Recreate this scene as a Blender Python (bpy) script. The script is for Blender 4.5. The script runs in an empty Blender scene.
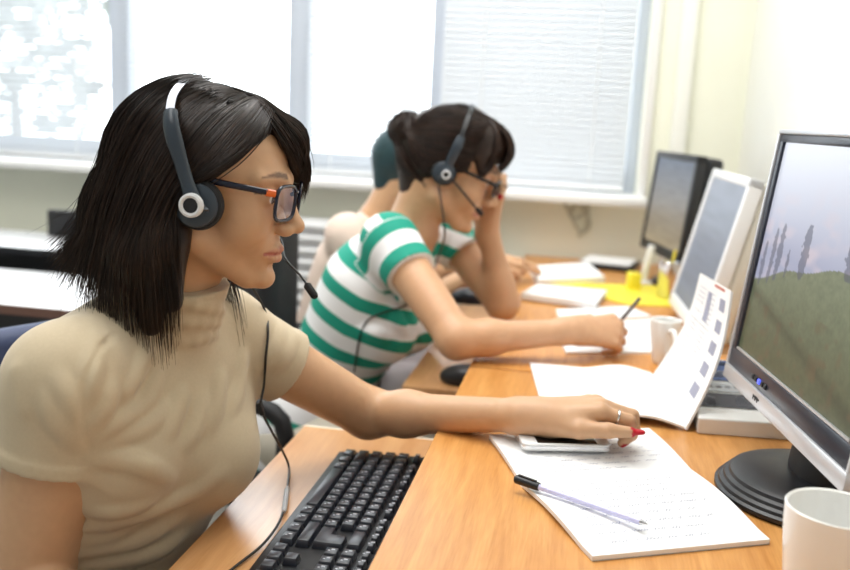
import bpy, bmesh, math, random
import numpy as np
from mathutils import Vector, Matrix
from math import sin, cos, pi, radians, sqrt, atan2
random.seed(7); np.random.seed(7)
SC = bpy.context.scene
COL = SC.collection

# ------------------------------------------------------------------ camera
FPX = 900.0
CAMP = np.array([0.0, 0.0, 1.16])
def _cam():
    y, p, r = radians(9.8), radians(10.7), radians(2.8)
    f = np.array([-sin(y)*cos(p), cos(y)*cos(p), -sin(p)])
    rt = np.array([cos(y), sin(y), 0.0]); up = np.cross(rt, f)
    return rt*cos(r)+up*sin(r), up*cos(r)-rt*sin(r), f
CR, CU, CF = _cam()
def ray(x, y): return (CF*FPX + CR*(x-425.0) - CU*(y-285.0))/FPX
def onz(x, y, z):
    d = ray(x, y); return CAMP + d*((z-CAMP[2])/d[2])
def ony(x, y, Y):
    d = ray(x, y); return CAMP + d*((Y-CAMP[1])/d[1])
cd = bpy.data.cameras.new('camera'); cam = bpy.data.objects.new('camera', cd); COL.objects.link(cam)
M4 = Matrix.Identity(4)
for i in range(3):
    M4[i][0] = CR[i]; M4[i][1] = CU[i]; M4[i][2] = -CF[i]; M4[i][3] = CAMP[i]
cam.matrix_world = M4
cd.sensor_width = 36.0; cd.lens = 36.0*FPX/850.0; cd.clip_start = 0.02; cd.clip_end = 200
cd.dof.use_dof = True; cd.dof.focus_distance = 0.98; cd.dof.aperture_fstop = 3.6
SC.camera = cam

# ------------------------------------------------------------------ materials
def nt(name):
    m = bpy.data.materials.new(name); m.use_nodes = True
    return m, m.node_tree.nodes, m.node_tree.links, m.node_tree.nodes['Principled BSDF']
def mat(name, col, rough=0.5, metal=0.0, spec=0.5, noise=0.0, nscale=40.0, bump=0.0, bscale=300.0, attr=None, sss=0.0, coat=0.0, emit=None, estr=0.0, stretch=None, sheen=0.0):
    m, N, L, B = nt(name)
    c = (col[0], col[1], col[2], 1)
    B.inputs['Base Color'].default_value = c
    B.inputs['Roughness'].default_value = rough
    B.inputs['Metallic'].default_value = metal
    B.inputs['Specular IOR Level'].default_value = spec
    if coat: B.inputs['Coat Weight'].default_value = coat; B.inputs['Coat Roughness'].default_value = 0.08
    if sheen: B.inputs['Sheen Weight'].default_value = sheen
    src = None
    if attr:
        a = N.new('ShaderNodeAttribute'); a.attribute_name = attr; src = a.outputs['Color']
    tc = N.new('ShaderNodeTexCoord'); mp = N.new('ShaderNodeMapping')
    L.new(tc.outputs['Object'], mp.inputs['Vector'])
    if stretch: mp.inputs['Scale'].default_value = stretch
    nz = N.new('ShaderNodeTexNoise'); nz.inputs['Scale'].default_value = nscale; nz.inputs['Detail'].default_value = 4
    L.new(mp.outputs['Vector'], nz.inputs['Vector'])
    if noise > 0:
        mx = N.new('ShaderNodeMix'); mx.data_type = 'RGBA'; mx.blend_type = 'MULTIPLY'
        mx.inputs['Factor'].default_value = 1.0
        rp = N.new('ShaderNodeMapRange'); rp.inputs['From Min'].default_value = 0.3; rp.inputs['From Max'].default_value = 0.7
        rp.inputs['To Min'].default_value = 1-noise; rp.inputs['To Max'].default_value = 1.0
        L.new(nz.outputs['Fac'], rp.inputs['Value'])
        L.new(rp.outputs['Result'], mx.inputs['B'])
        if src: L.new(src, mx.inputs['A'])
        else: mx.inputs['A'].default_value = c
        src = mx.outputs['Result']
    if src: L.new(src, B.inputs['Base Color'])
    if bump > 0:
        n2 = N.new('ShaderNodeTexNoise'); n2.inputs['Scale'].default_value = bscale; n2.inputs['Detail'].default_value = 3
        L.new(mp.outputs['Vector'], n2.inputs['Vector'])
        bp = N.new('ShaderNodeBump'); bp.inputs['Strength'].default_value = bump; bp.inputs['Distance'].default_value = 0.002
        L.new(n2.outputs['Fac'], bp.inputs['Height']); L.new(bp.outputs['Normal'], B.inputs['Normal'])
    if sss:
        B.inputs['Subsurface Weight'].default_value = sss
        B.inputs['Subsurface Radius'].default_value = (0.012, 0.005, 0.003); B.inputs['Subsurface Scale'].default_value = 0.35
    if emit:
        B.inputs['Emission Color'].default_value = (emit[0], emit[1], emit[2], 1); B.inputs['Emission Strength'].default_value = estr
    return m
def srgb(r, g, b):
    f = lambda v: (v/255.0/12.92) if v <= 10 else (((v/255.0)+0.055)/1.055)**2.4
    return (f(r), f(g), f(b))

def wood(name, c1, c2, rough=0.3):
    m, N, L, B = nt(name)
    tc = N.new('ShaderNodeTexCoord'); mp = N.new('ShaderNodeMapping'); mp.inputs['Scale'].default_value = (14, 1.2, 14)
    L.new(tc.outputs['Object'], mp.inputs['Vector'])
    nz = N.new('ShaderNodeTexNoise'); nz.inputs['Scale'].default_value = 5; nz.inputs['Detail'].default_value = 6; nz.inputs['Distortion'].default_value = 0.6
    L.new(mp.outputs['Vector'], nz.inputs['Vector'])
    mp2 = N.new('ShaderNodeMapping'); mp2.inputs['Scale'].default_value = (160, 9, 160)
    L.new(tc.outputs['Object'], mp2.inputs['Vector'])
    n2 = N.new('ShaderNodeTexNoise'); n2.inputs['Scale'].default_value = 3; n2.inputs['Detail'].default_value = 3
    L.new(mp2.outputs['Vector'], n2.inputs['Vector'])
    ad = N.new('ShaderNodeMath'); ad.operation = 'ADD'
    mu = N.new('ShaderNodeMath'); mu.operation = 'MULTIPLY'; mu.inputs[1].default_value = 0.45
    L.new(n2.outputs['Fac'], mu.inputs[0]); L.new(nz.outputs['Fac'], ad.inputs[0]); L.new(mu.outputs[0], ad.inputs[1])
    cr = N.new('ShaderNodeValToRGB'); cr.color_ramp.elements[0].position = 0.5; cr.color_ramp.elements[1].position = 0.95
    cr.color_ramp.elements[0].color = (*c2, 1); cr.color_ramp.elements[1].color = (*c1, 1)
    L.new(ad.outputs[0], cr.inputs['Fac']); L.new(cr.outputs['Color'], B.inputs['Base Color'])
    B.inputs['Roughness'].default_value = rough
    return m

# ------------------------------------------------------------------ object helpers
def tag(o, label=None, cat=None, group=None, kind=None):
    if label: o['label'] = label
    if cat: o['category'] = cat
    if group: o['group'] = group
    if kind: o['kind'] = kind
    return o
def thing(name, loc, label, cat, group=None):
    o = bpy.data.objects.new(name, None); COL.objects.link(o); o.location = Vector(loc); o.empty_display_size = 0.05
    return tag(o, label, cat, group)
def link(name, me, mats, parent=None, sharp=40.0, smooth=True):
    o = bpy.data.objects.new(name, me); COL.objects.link(o)
    for m in (mats if isinstance(mats, (list, tuple)) else [mats]): me.materials.append(m)
    if smooth:
        me.polygons.foreach_set('use_smooth', [True]*len(me.polygons))
        if sharp: me.set_sharp_from_angle(angle=radians(sharp))
    if parent is not None:
        o.parent = parent
        if parent.type == 'EMPTY': o.matrix_parent_inverse = Matrix.Translation(-parent.location)
    return o
def obj(name, bm, mats, parent=None, sharp=40.0, smooth=True):
    me = bpy.data.meshes.new(name); bm.normal_update(); bm.to_mesh(me); bm.free()
    return link(name, me, mats, parent, sharp, smooth)
def struct(name, bm, mats, parent=None):
    return tag(obj(name, bm, mats, parent), kind='structure')
def B(): return bmesh.new()
def _merge(bm, t, mi):
    for f in t.faces: f.material_index = mi
    me = bpy.data.meshes.new('t'); t.to_mesh(me); t.free(); bm.from_mesh(me); bpy.data.meshes.remove(me)
def box(bm, c, s, rot=None, bev=0.0, mi=0, seg=2):
    t = bmesh.new(); bmesh.ops.create_cube(t, size=1.0)
    for v in t.verts: v.co = Vector((v.co.x*s[0], v.co.y*s[1], v.co.z*s[2]))
    if bev > 0: bmesh.ops.bevel(t, geom=list(t.edges), offset=bev, segments=seg, profile=0.5, affect='EDGES')
    if rot is not None: bmesh.ops.transform(t, matrix=rot.to_4x4(), verts=t.verts)
    bmesh.ops.translate(t, vec=Vector(c), verts=t.verts)
    _merge(bm, t, mi); return bm
def prism(bm, pts, z0, z1, mi=0, frame=None, bev=0.0):
    """polygon pts (2D) extruded from z0 to z1, optional 4x4 frame"""
    t = bmesh.new(); lo = [t.verts.new((p[0], p[1], z0)) for p in pts]; hi = [t.verts.new((p[0], p[1], z1)) for p in pts]
    n = len(pts); t.faces.new(lo[::-1]); t.faces.new(hi)
    for i in range(n): t.faces.new((lo[i], lo[(i+1) % n], hi[(i+1) % n], hi[i]))
    bmesh.ops.recalc_face_normals(t, faces=t.faces)
    if bev > 0: bmesh.ops.bevel(t, geom=list(t.edges), offset=bev, segments=2, profile=0.5, affect='EDGES')
    if frame is not None: bmesh.ops.transform(t, matrix=frame, verts=t.verts)
    _merge(bm, t, mi); return bm
def lathe(bm, prof, c, seg=48, mi=0, frame=None):
    t = bmesh.new(); rings = []
    for (r, z) in prof:
        if r < 1e-6: rings.append([t.verts.new((0, 0, z))])
        else: rings.append([t.verts.new((r*cos(2*pi*i/seg), r*sin(2*pi*i/seg), z)) for i in range(seg)])
    for a, b in zip(rings[:-1], rings[1:]):
        for i in range(seg):
            j = (i+1) % seg
            if len(a) == 1 and len(b) == 1: continue
            if len(a) == 1: t.faces.new((a[0], b[j], b[i]))
            elif len(b) == 1: t.faces.new((a[i], a[j], b[0]))
            else: t.faces.new((a[i], a[j], b[j], b[i]))
    bmesh.ops.recalc_face_normals(t, faces=t.faces)
    if frame is not None: bmesh.ops.transform(t, matrix=frame, verts=t.verts)
    bmesh.ops.translate(t, vec=Vector(c), verts=t.verts)
    _merge(bm, t, mi); return bm
def catmull(P, n=8, closed=False):
    P = [np.array(p, float) for p in P]
    if len(P) < 3: return P
    out = []; m = len(P)
    for i in range(m-1 if not closed else m):
        p0 = P[i-1] if (i > 0 or closed) else 2*P[0]-P[1]
        p1 = P[i]; p2 = P[(i+1) % m]
        p3 = P[(i+2) % m] if (i+2 < m or closed) else 2*P[-1]-P[-2]
        for k in range(n):
            t = k/n
            out.append(0.5*((2*p1)+(p2-p0)*t+(2*p0-5*p1+4*p2-p3)*t*t+(3*p1-p0-3*p2+p3)*t**3))
    if not closed: out.append(P[-1])
    return out
def tube(bm, pts, r, seg=8, mi=0, smooth=0, flat=None):
    """tube along pts; r scalar or list; flat=(normal vec, factor) squashes"""
    if smooth: pts = catmull(pts, smooth)
    P = [np.array(p, float) for p in pts]; n = len(P)
    R = [r]*n if np.isscalar(r) else list(np.interp(np.linspace(0, 1, n), np.linspace(0, 1, len(r)), r))
    t = bmesh.new(); rings = []; nrm = None
    for i in range(n):
        d = P[min(i+1, n-1)]-P[max(i-1, 0)]; d = d/(np.linalg.norm(d)+1e-12)
        if nrm is None:
            a = np.array([0, 0, 1.0]) if abs(d[2]) < 0.9 else np.array([1.0, 0, 0])
            nrm = a-d*(a@d)
        else: nrm = nrm-d*(nrm@d)
        nrm = nrm/(np.linalg.norm(nrm)+1e-12); bn = np.cross(d, nrm)
        ring = []
        for k in range(seg):
            a = 2*pi*k/seg; o = nrm*cos(a)*R[i]+bn*sin(a)*R[i]
            if flat is not None:
                fn = np.array(flat[0], float); fn = fn/np.linalg.norm(fn); o = o-fn*(o@fn)*(1-flat[1])
            ring.append(t.verts.new(P[i]+o))
        rings.append(ring)
    for a, b in zip(rings[:-1], rings[1:]):
        for k in range(seg): t.faces.new((a[k], a[(k+1) % seg], b[(k+1) % seg], b[k]))
    t.faces.new(rings[0][::-1]); t.faces.new(rings[-1])
    bmesh.ops.recalc_face_normals(t, faces=t.faces)
    _merge(bm, t, mi); return bm
def frame(o, x, y, z):
    M = Matrix.Identity(4)
    for i in range(3): M[i][0] = x[i]; M[i][1] = y[i]; M[i][2] = z[i]; M[i][3] = o[i]
    return M
def nrm(v): v = np.array(v, float); return v/np.linalg.norm(v)
def slab(bm, top, nu, nv, th, mi=0):
    """thin sheet: top(u,v)->xyz, thickness th straight down"""
    g = [[np.array(top(i/nu, j/nv), float) for j in range(nv+1)] for i in range(nu+1)]
    t = bmesh.new(); dn = np.array([0, 0, -th])
    a = [[t.verts.new(p) for p in r] for r in g]; b = [[t.verts.new(p+dn) for p in r] for r in g]
    for i in range(nu):
        for j in range(nv):
            t.faces.new((a[i][j], a[i+1][j], a[i+1][j+1], a[i][j+1])); t.faces.new((b[i][j], b[i][j+1], b[i+1][j+1], b[i+1][j]))
    for i in range(nu):
        t.faces.new((a[i][0], b[i][0], b[i+1][0], a[i+1][0])); t.faces.new((a[i][nv], a[i+1][nv], b[i+1][nv], b[i][nv]))
    for j in range(nv):
        t.faces.new((a[0][j], a[0][j+1], b[0][j+1], b[0][j])); t.faces.new((a[nu][j], b[nu][j], b[nu][j+1], a[nu][j+1]))
    bmesh.ops.recalc_face_normals(t, faces=t.faces)
    _merge(bm, t, mi); return bm
def ink(bm, top, lines, w, mi, up=(0, 0, 0.0004)):
    """thin ink strokes lying on a sheet; lines = lists of (u,v)"""
    t = bmesh.new(); up = np.array(up)
    for ln in lines:
        P = [np.array(top(u, v), float)+up for u, v in ln]
        for p, q in zip(P[:-1], P[1:]):
            d = q-p; L_ = np.linalg.norm(d)
            if L_ < 1e-6: continue
            n_ = np.cross(d/L_, nrm(up)) if np.linalg.norm(up) > 0 else np.array([0, 0, 1.0]); n_ = n_*w/2
            vs = [t.verts.new(x) for x in (p-n_, q-n_, q+n_, p+n_)]; t.faces.new(vs)
    _merge(bm, t, mi); return bm
def scribble(rows, u0, u1, v0, v1, rng, amp=0.012, step=0.008, swap=False):
    """handwriting-like wavy word lines in (u,v)"""
    out = []
    for r in range(rows):
        v = v0+(v1-v0)*(r+0.5)/rows; u = u0+rng.random()*0.04; end = u1-rng.random()*(u1-u0)*0.35
        while u < end:
            wl = rng.uniform(0.03, 0.11); ln = []; x = u; k = 0
            while x < min(u+wl, end):
                ln.append((x, v+(amp if k % 2 else -amp)*rng.uniform(0.3, 1.0))); x += step*rng.uniform(0.6, 1.3); k += 1
            if len(ln) > 1: out.append([(b, a) for a, b in ln] if swap else ln)
            u += wl+0.025
    return out
# ------------------------------------------------------------------ implicit-surface modelling
class SDF:
    def __init__(s): s.P = []
    def add(s, fn, bc, br, k, op): s.P.append((fn, np.array(bc, float), float(br), k, op))
    def cone(s, a, b, r1, r2, k=0.01, op='u', clip=None):
        a = np.array(a, float); b = np.array(b, float); ba = b-a; l2 = ba@ba+1e-12
        def f(P):
            pa = P-a; t = np.clip(pa@ba/l2, 0, 1)
            d = np.sqrt(((pa-t[:, None]*ba)**2).sum(1))-(r1+(r2-r1)*t)
            if clip is not None:
                for c, n in clip: d = np.maximum(d, (P-c)@n)
            return d
        s.add(f, (a+b)/2, np.linalg.norm(ba)/2+max(r1, r2), k, op)
    def chain(s, pts, rs, k=0.01, k0=None, op='u'):
        for i in range(len(pts)-1): s.cone(pts[i], pts[i+1], rs[i], rs[i+1], (k0 if (i == 0 and k0 is not None) else k), op)
    def ell(s, c, r, R=None, k=0.01, op='u', clip=None):
        c = np.array(c, float); r = np.array(r, float); R_ = np.eye(3) if R is None else np.array(R)
        def f(P):
            q = (P-c)@R_
            k0 = np.sqrt(((q/r)**2).sum(1)); k1 = np.sqrt(((q/(r*r))**2).sum(1))+1e-9
            d = k0*(k0-1.0)/k1
            d = np.where(k0 < 1e-4, -r.min(), d)
            if clip is not None:
                for cc, n in clip: d = np.maximum(d, (P-cc)@n)
            return d
        s.add(f, c, r.max(), k, op)
    def loft(s, O, R, st, k=0.02, off=0.0, pw=2.3):
        """elliptical cross sections along local z: st rows (z, cx, rx, ry)"""
        O = np.array(O, float); R = np.array(R, float); A = np.array(st, float)
        zs = np.linspace(A[0, 0], A[-1, 0], 160)
        tab = np.array([_cub(A[:, 0], A[:, i], zs) for i in (1, 2, 3)])
        def f(P):
            q = (P-O)@R; z = q[:, 2]
            zc = np.clip(z, A[0, 0], A[-1, 0])
            cx = np.interp(zc, zs, tab[0]); rx = np.interp(zc, zs, tab[1])+off; ry = np.interp(zc, zs, tab[2])+off
            u = np.abs((q[:, 0]-cx)/rx); v = np.abs(q[:, 1]/ry)
            d = ((u**pw+v**pw)**(1/pw)-1)*np.minimum(rx, ry)
            dz = np.abs(z-zc)
            return np.where(dz > 0, np.sqrt(np.maximum(d, 0)**2+dz**2)+np.minimum(d, 0)*(dz == 0), d)
        mid = O+R@np.array([0, 0, (A[0, 0]+A[-1, 0])/2])
        s.add(f, mid, (A[-1, 0]-A[0, 0])/2+A[:, 2:].max()+0.03, k, 'u')
    def ev(s, P, ids=None):
        D = None
        for i in (range(len(s.P)) if ids is None else ids):
            fn, bc, br, k, op = s.P[i]; d = fn(P)
            if D is None:
                D = d if op == 'u' else np.full(len(P), 1.0); 
                if op == 'u': continue
            if op == 'u':
                if k > 1e-5:
                    h = np.maximum(k-np.abs(D-d), 0)/k; D = np.minimum(D, d)-h*h*k*0.25
                else: D = np.minimum(D, d)
            else:
                d = -d
                if k > 1e-5:
                    h = np.maximum(k-np.abs(D-d), 0)/k; D = np.maximum(D, d)+h*h*k*0.25
                else: D = np.maximum(D, d)
        return D
    def grad(s, P, e=0.001):
        g = np.stack([s.ev(P+np.eye(3)[i]*e)-s.ev(P-np.eye(3)[i]*e) for i in range(3)], 1)
        return g/(np.linalg.norm(g, axis=1)[:, None]+1e-9)
    def march(s, px, py, d0=0.4, d1=3.0):
        d = ray(px, py); t = d0; last = None
        for _ in range(300):
            v = s.ev((CAMP+d*t)[None])[0]
            if v < 0.0004: return CAMP+d*t
            t += max(v*0.5, 0.0004)
            if t > d1: return None
        return CAMP+d*t
    def mesh(s, h, N=14, pad=0.01):
        lo = np.min([bc-br for f, bc, br, k, op in s.P if op == 'u'], 0)-pad
        hi = np.max([bc+br for f, bc, br, k, op in s.P if op == 'u'], 0)+pad
        nb = np.ceil((hi-lo)/(h*N)).astype(int)+1
        g = np.stack(np.meshgrid(*[np.arange(n) for n in nb], indexing='ij'), -1).reshape(-1, 3)
        cen = lo+(g+0.5)*h*N; rad = h*N*0.5*sqrt(3)
        dc = np.concatenate([s.ev(c) for c in np.array_split(cen, max(1, len(cen)//20000))])
        g = g[np.abs(dc) < rad*1.6+0.012]
        ax = np.arange(N+1); loc = np.stack(np.meshgrid(ax, ax, ax, indexing='ij'), -1).reshape(-1, 3)
        BC = np.array([p[1] for p in s.P]); BR = np.array([p[2] for p in s.P]); BK = np.array([p[3] for p in s.P])
        off = np.array([[i, j, k] for i in (0, 1) for j in (0, 1) for k in (0, 1)])
        edges = [(a, b) for a in range(8) for b in range(a+1, 8) if np.abs(off[a]-off[b]).sum() == 1]
        KV, VV, QQ = [], [], []
        MM = np.int64(1 << 20)
        key = lambda c: ((c[..., 0].astype(np.int64)+4)*MM+(c[..., 1]+4))*MM+(c[..., 2]+4)
        for b in g:
            base = b*N; c = lo+(base+N*0.5)*h
            ids = np.nonzero(np.linalg.norm(BC-c, axis=1)-BR < rad+BK+0.012)[0]
            if len(ids) == 0 or all(s.P[i][4] == 's' for i in ids): continue
            val = s.ev(lo+(base+loc)*h, ids).reshape(N+1, N+1, N+1); ins = val < 0
            if ins.all() or not ins.any(): continue
            cor = np.stack([val[o[0]:o[0]+N, o[1]:o[1]+N, o[2]:o[2]+N] for o in off], -1)
            cnt = (cor < 0).sum(-1); cells = np.argwhere((cnt > 0) & (cnt < 8))
            if len(cells) == 0: continue
            cv = cor[cells[:, 0], cells[:, 1], cells[:, 2]]
            acc = np.zeros((len(cells), 3)); n = np.zeros(len(cells))
            for a, e in edges:
                va, ve = cv[:, a], cv[:, e]; m = (va < 0) != (ve < 0)
                t = np.where(m, va/np.where(m, va-ve, 1), 0)
                acc += m[:, None]*(off[a]+t[:, None]*(off[e]-off[a])); n += m
            KV.append(key(cells+base)); VV.append(lo+(cells+base+acc/n[:, None])*h)
            for a in range(3):
                e = np.eye(3, dtype=int)[a]; bb = np.eye(3, dtype=int)[(a+1) % 3]; cc = np.eye(3, dtype=int)[(a+2) % 3]
                v0 = ins[:N, :N, :N]; v1 = ins[e[0]:N+e[0], e[1]:N+e[1], e[2]:N+e[2]]
                for sgn, msk in ((1, v0 & ~v1), (0, ~v0 & v1)):
                    p = np.argwhere(msk)
                    if len(p) == 0: continue
                    p = p+base; q = np.stack([key(p), key(p-bb), key(p-bb-cc), key(p-cc)], 1)
                    QQ.append(q if sgn else q[:, ::-1])
        KV = np.concatenate(KV); VV = np.concatenate(VV); QQ = np.concatenate(QQ)
        o = np.argsort(KV); KV = KV[o]; VV = VV[o]
        idx = np.minimum(np.searchsorted(KV, QQ), len(KV)-1); ok = (KV[idx] == QQ).all(1)
        return VV, idx[ok]
def _cub(x, y, xs):
    # monotone-ish cubic (catmull tangents)
    m = np.gradient(y, x); i = np.clip(np.searchsorted(x, xs)-1, 0, len(x)-2)
    h = x[i+1]-x[i]; t = (xs-x[i])/h
    return (2*t**3-3*t**2+1)*y[i]+(t**3-2*t**2+t)*h*m[i]+(-2*t**3+3*t**2)*y[i+1]+(t**3-t**2)*h*m[i+1]
def np_mesh(name, V, Q, mats, parent=None, cols=None, attrs=None):
    me = bpy.data.meshes.new(name); k = Q.shape[1]
    me.vertices.add(len(V)); me.vertices.foreach_set('co', np.ascontiguousarray(V, dtype=np.float32).ravel())
    me.loops.add(Q.size); me.loops.foreach_set('vertex_index', np.ascontiguousarray(Q, dtype=np.int32).ravel())
    me.polygons.add(len(Q)); me.polygons.foreach_set('loop_start', np.arange(0, Q.size, k, dtype=np.int32))
    me.update(calc_edges=True); me.validate()
    if cols is not None:
        a = me.color_attributes.new('Col', 'FLOAT_COLOR', 'POINT')
        c = np.ones((len(V), 4), np.float32); c[:, :3] = cols; a.data.foreach_set('color', c.ravel())
    for nm, arr in (attrs or {}).items():
        a = me.attributes.new(nm, 'FLOAT', 'POINT'); a.data.foreach_set('value', np.asarray(arr, np.float32))
    return link(name, me, mats, parent, sharp=None)
def rot_ypr(yaw, pitch=0.0, roll=0.0):
    """columns forward,left,up; pitch>0 looks down; roll>0 tilts to own right (y- down)"""
    cy, sy = cos(radians(yaw)), sin(radians(yaw)); cp, sp = cos(radians(pitch)), sin(radians(pitch)); cr, sr = cos(radians(roll)), sin(radians(roll))
    Rz = np.array([[cy, -sy, 0], [sy, cy, 0], [0, 0, 1]]); Ry = np.array([[cp, 0, sp], [0, 1, 0], [-sp, 0, cp]]); Rx = np.array([[1, 0, 0], [0, cr, -sr], [0, sr, cr]])
    return Rz@Ry@Rx
class Fr:
    def __init__(s, O, R, sc=1.0): s.O = np.array(O, float); s.R = np.array(R, float); s.sc = sc
    def __call__(s, x, y, z): return s.O+s.R@(np.array([x, y, z])*s.sc)
    def inv(s, P): return ((P-s.O)@s.R)/s.sc

UPLIP = [(.0968, 0, -.0570), (.0942, .011, -.0577), (.0855, .0245, -.0615)]; UPR = [.0044, .0040, .0018]
LOLIP = [(.0945, 0, -.0682), (.0918, .010, -.0677), (.0848, .0230, -.0630)]; LOR = [.0054, .0048, .0018]
def head_sdf(S, F):
    sc = F.sc; R = F.R
    E = lambda c, r, k, op='u', Rl=None: S.ell(F(*c), np.array(r)*sc, R if Rl is None else R@Rl, k*sc, op)
    C = lambda a, b, r1, r2, k, op='u': S.cone(F(*a), F(*b), r1*sc, r2*sc, k*sc, op)
    E((-.010, 0, .040), (.091, .073, .072), 0)
    E((.032, 0, .038), (.058, .060, .060), .02)
    E((.042, 0, -.02), (.046, .054, .072), .02)
    C((.0, 0, -.055), (.062, 0, -.088), .036, .018, .02)
    for s in (-1, 1):
        E((.060, s*.034, -.024), (.0275, .0235, .032), .022)
        C((.004, s*.051, -.052), (.064, s*.014, -.096), .017, .013, .02)
        C((.090, s*.010, .030), (.072, s*.046, .031), .010, .008, .012)
    E((.0835, 0, -.0960), (.0125, .017, .0135), .012)
    E((.074, 0, -.058), (.0215, .028, .030), .014)
    for s in (-1, 1):
        E((.1045, s*.034, .011), (.020, .0165, .0105), .014, 's')
    C((.0915, 0, .022), (.1110, 0, -.020), .0074, .0088, .010)
    E((.1150, 0, -.0245), (.0095, .0092, .0086), .009)
    for s in (-1, 1):
        E((.1030, s*.0125, -.0300), (.0115, .0066, .0082), .006)
        E((.1080, s*.0062, -.0385), (.0055, .0032, .0042), .003, 's')
    for pts, rs, kk, op in ((UPLIP, UPR, .006, 'u'), (LOLIP, LOR, .006, 'u')):
        for s in (-1, 1):
            for i in range(len(pts)-1):
                a, b = pts[i], pts[i+1]; C((a[0], s*a[1], a[2]), (b[0], s*b[1], b[2]), rs[i], rs[i+1], kk, op)
    for s in (-1, 1):
        C((.1010, 0, -.0622), (.0955, s*.014, -.0622), .0013, .0013, .0025, 's'); C((.0955, s*.014, -.0622), (.0850, s*.0265, -.0612), .0013, .0010, .0025, 's')
    E((.0950, 0, -.0805), (.0080, .0150, .0045), .006, 's')
    for s in (-1, 1):
        E((.0785, s*.0325, .0100), (.0138, .0145, .0132), .005)
        E((.0955, s*.0335, .0085), (.0105, .0128, .0042), .003, 's')
        E((-.006, s*.073, -.002), (.018, .0065, .031), .006, 'u', rot_ypr(s*18, -14))
        E((-.002, s*.0800, .002), (.010, .0050, .018), .004, 's')
def face_cols(F, V, col, base, lip, brow):
    q = F.inv(V); x, y, z = q[:, 0], q[:, 1], q[:, 2]
    qa = np.stack([x, np.abs(y), z], 1); near = (x > .07) & (np.abs(y) < .03) & (z < -.045) & (z > -.08)
    idx = np.nonzero(near)[0]
    if len(idx):
        P = qa[idx]; dm = np.full(len(P), 1.0)
        for pts, rs in ((UPLIP, UPR), (LOLIP, LOR)):
            for a, b, r0, r1 in zip(pts[:-1], pts[1:], rs[:-1], rs[1:]):
                a = np.array(a); b = np.array(b); t = np.clip((P-a)@(b-a)/((b-a)@(b-a)), 0, 1)
                dm = np.minimum(dm, np.linalg.norm(P-a-t[:, None]*(b-a), axis=1)-(r0+(r1-r0)*t))
        w = np.clip((.0020-dm)/.0012, 0, 1)[:, None]; col[idx] = col[idx]*(1-w)+np.array(lip)*w
    zz = .0330+.0045*np.cos((np.abs(y)-.028)/.016); hw = np.maximum(.0034*(1-np.clip((np.abs(y)-.026)/.030, 0, .75)), .0008)
    w = np.clip((hw+.0008-np.abs(z-zz))/.0016, 0, 1)*((x > .055) & (np.abs(y) > .012) & (np.abs(y) < .052))*.85
    col[:] = col*(1-w[:, None])+np.array(brow)*w[:, None]
    m = (x > .06) & (np.abs(np.abs(y)-.0335) < .016) & (np.abs(z-.0135-.001) < .0016) & (x > .07); col[m] = brow
    return col
def eyes(F, parent, mats):
    for s in (-1, 1):
        bm = B(); c = F(.0785, s*.0325, .0095); r = .0128*F.sc
        d = nrm(F.R@np.array([1, s*.05, -.12])); a = nrm(np.cross(d, [0, 0, 1])); b = np.cross(a, d)
        prof = [(r*sin(t), r*cos(t)) for t in np.linspace(0, pi, 25)]
        lathe(bm, prof, c, 28, 0, frame((0, 0, 0), a, b, d))
        for f in bm.faces:
            t = (f.calc_center_median()-Vector(c)).normalized().dot(Vector(d))
            f.material_index = 2 if t > cos(0.22) else (1 if t > cos(0.50) else 0)
        obj('eye', bm, mats, parent, sharp=None)
def hand_sdf(S, F, fingers, thumb, flip=1):
    """F: x to fingertips, y to thumb side, z dorsal; fingers: 4 lists of joints (4 pts)"""
    sc = F.sc
    S.cone(F(-.02, .004, 0), F(.02, .010, .0), .0225*sc, .020*sc, .02)
    mcps = [f[0] for f in fingers]
    for i, m in enumerate(mcps):
        S.cone(F(.008, .012-.008*i, .0), F(*m), .0165*sc, (.0118-.0008*i)*sc, .012)
    S.cone(F(.03, .0, -.006), F(.07, .0, -.004), .016*sc, .014*sc, .014)
    for i, f in enumerate(fingers):
        rs = [.0098, .0088, .0078, .0064] if i < 3 else [.0088, .0076, .0067, .0056]
        S.chain([F(*p) for p in f], [r*sc for r in rs], k=.0022, k0=.006)
    S.chain([F(*p) for p in thumb], [r*sc for r in (.0155, .0122, .0100, .0072)], k=.004, k0=.014)

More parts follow.
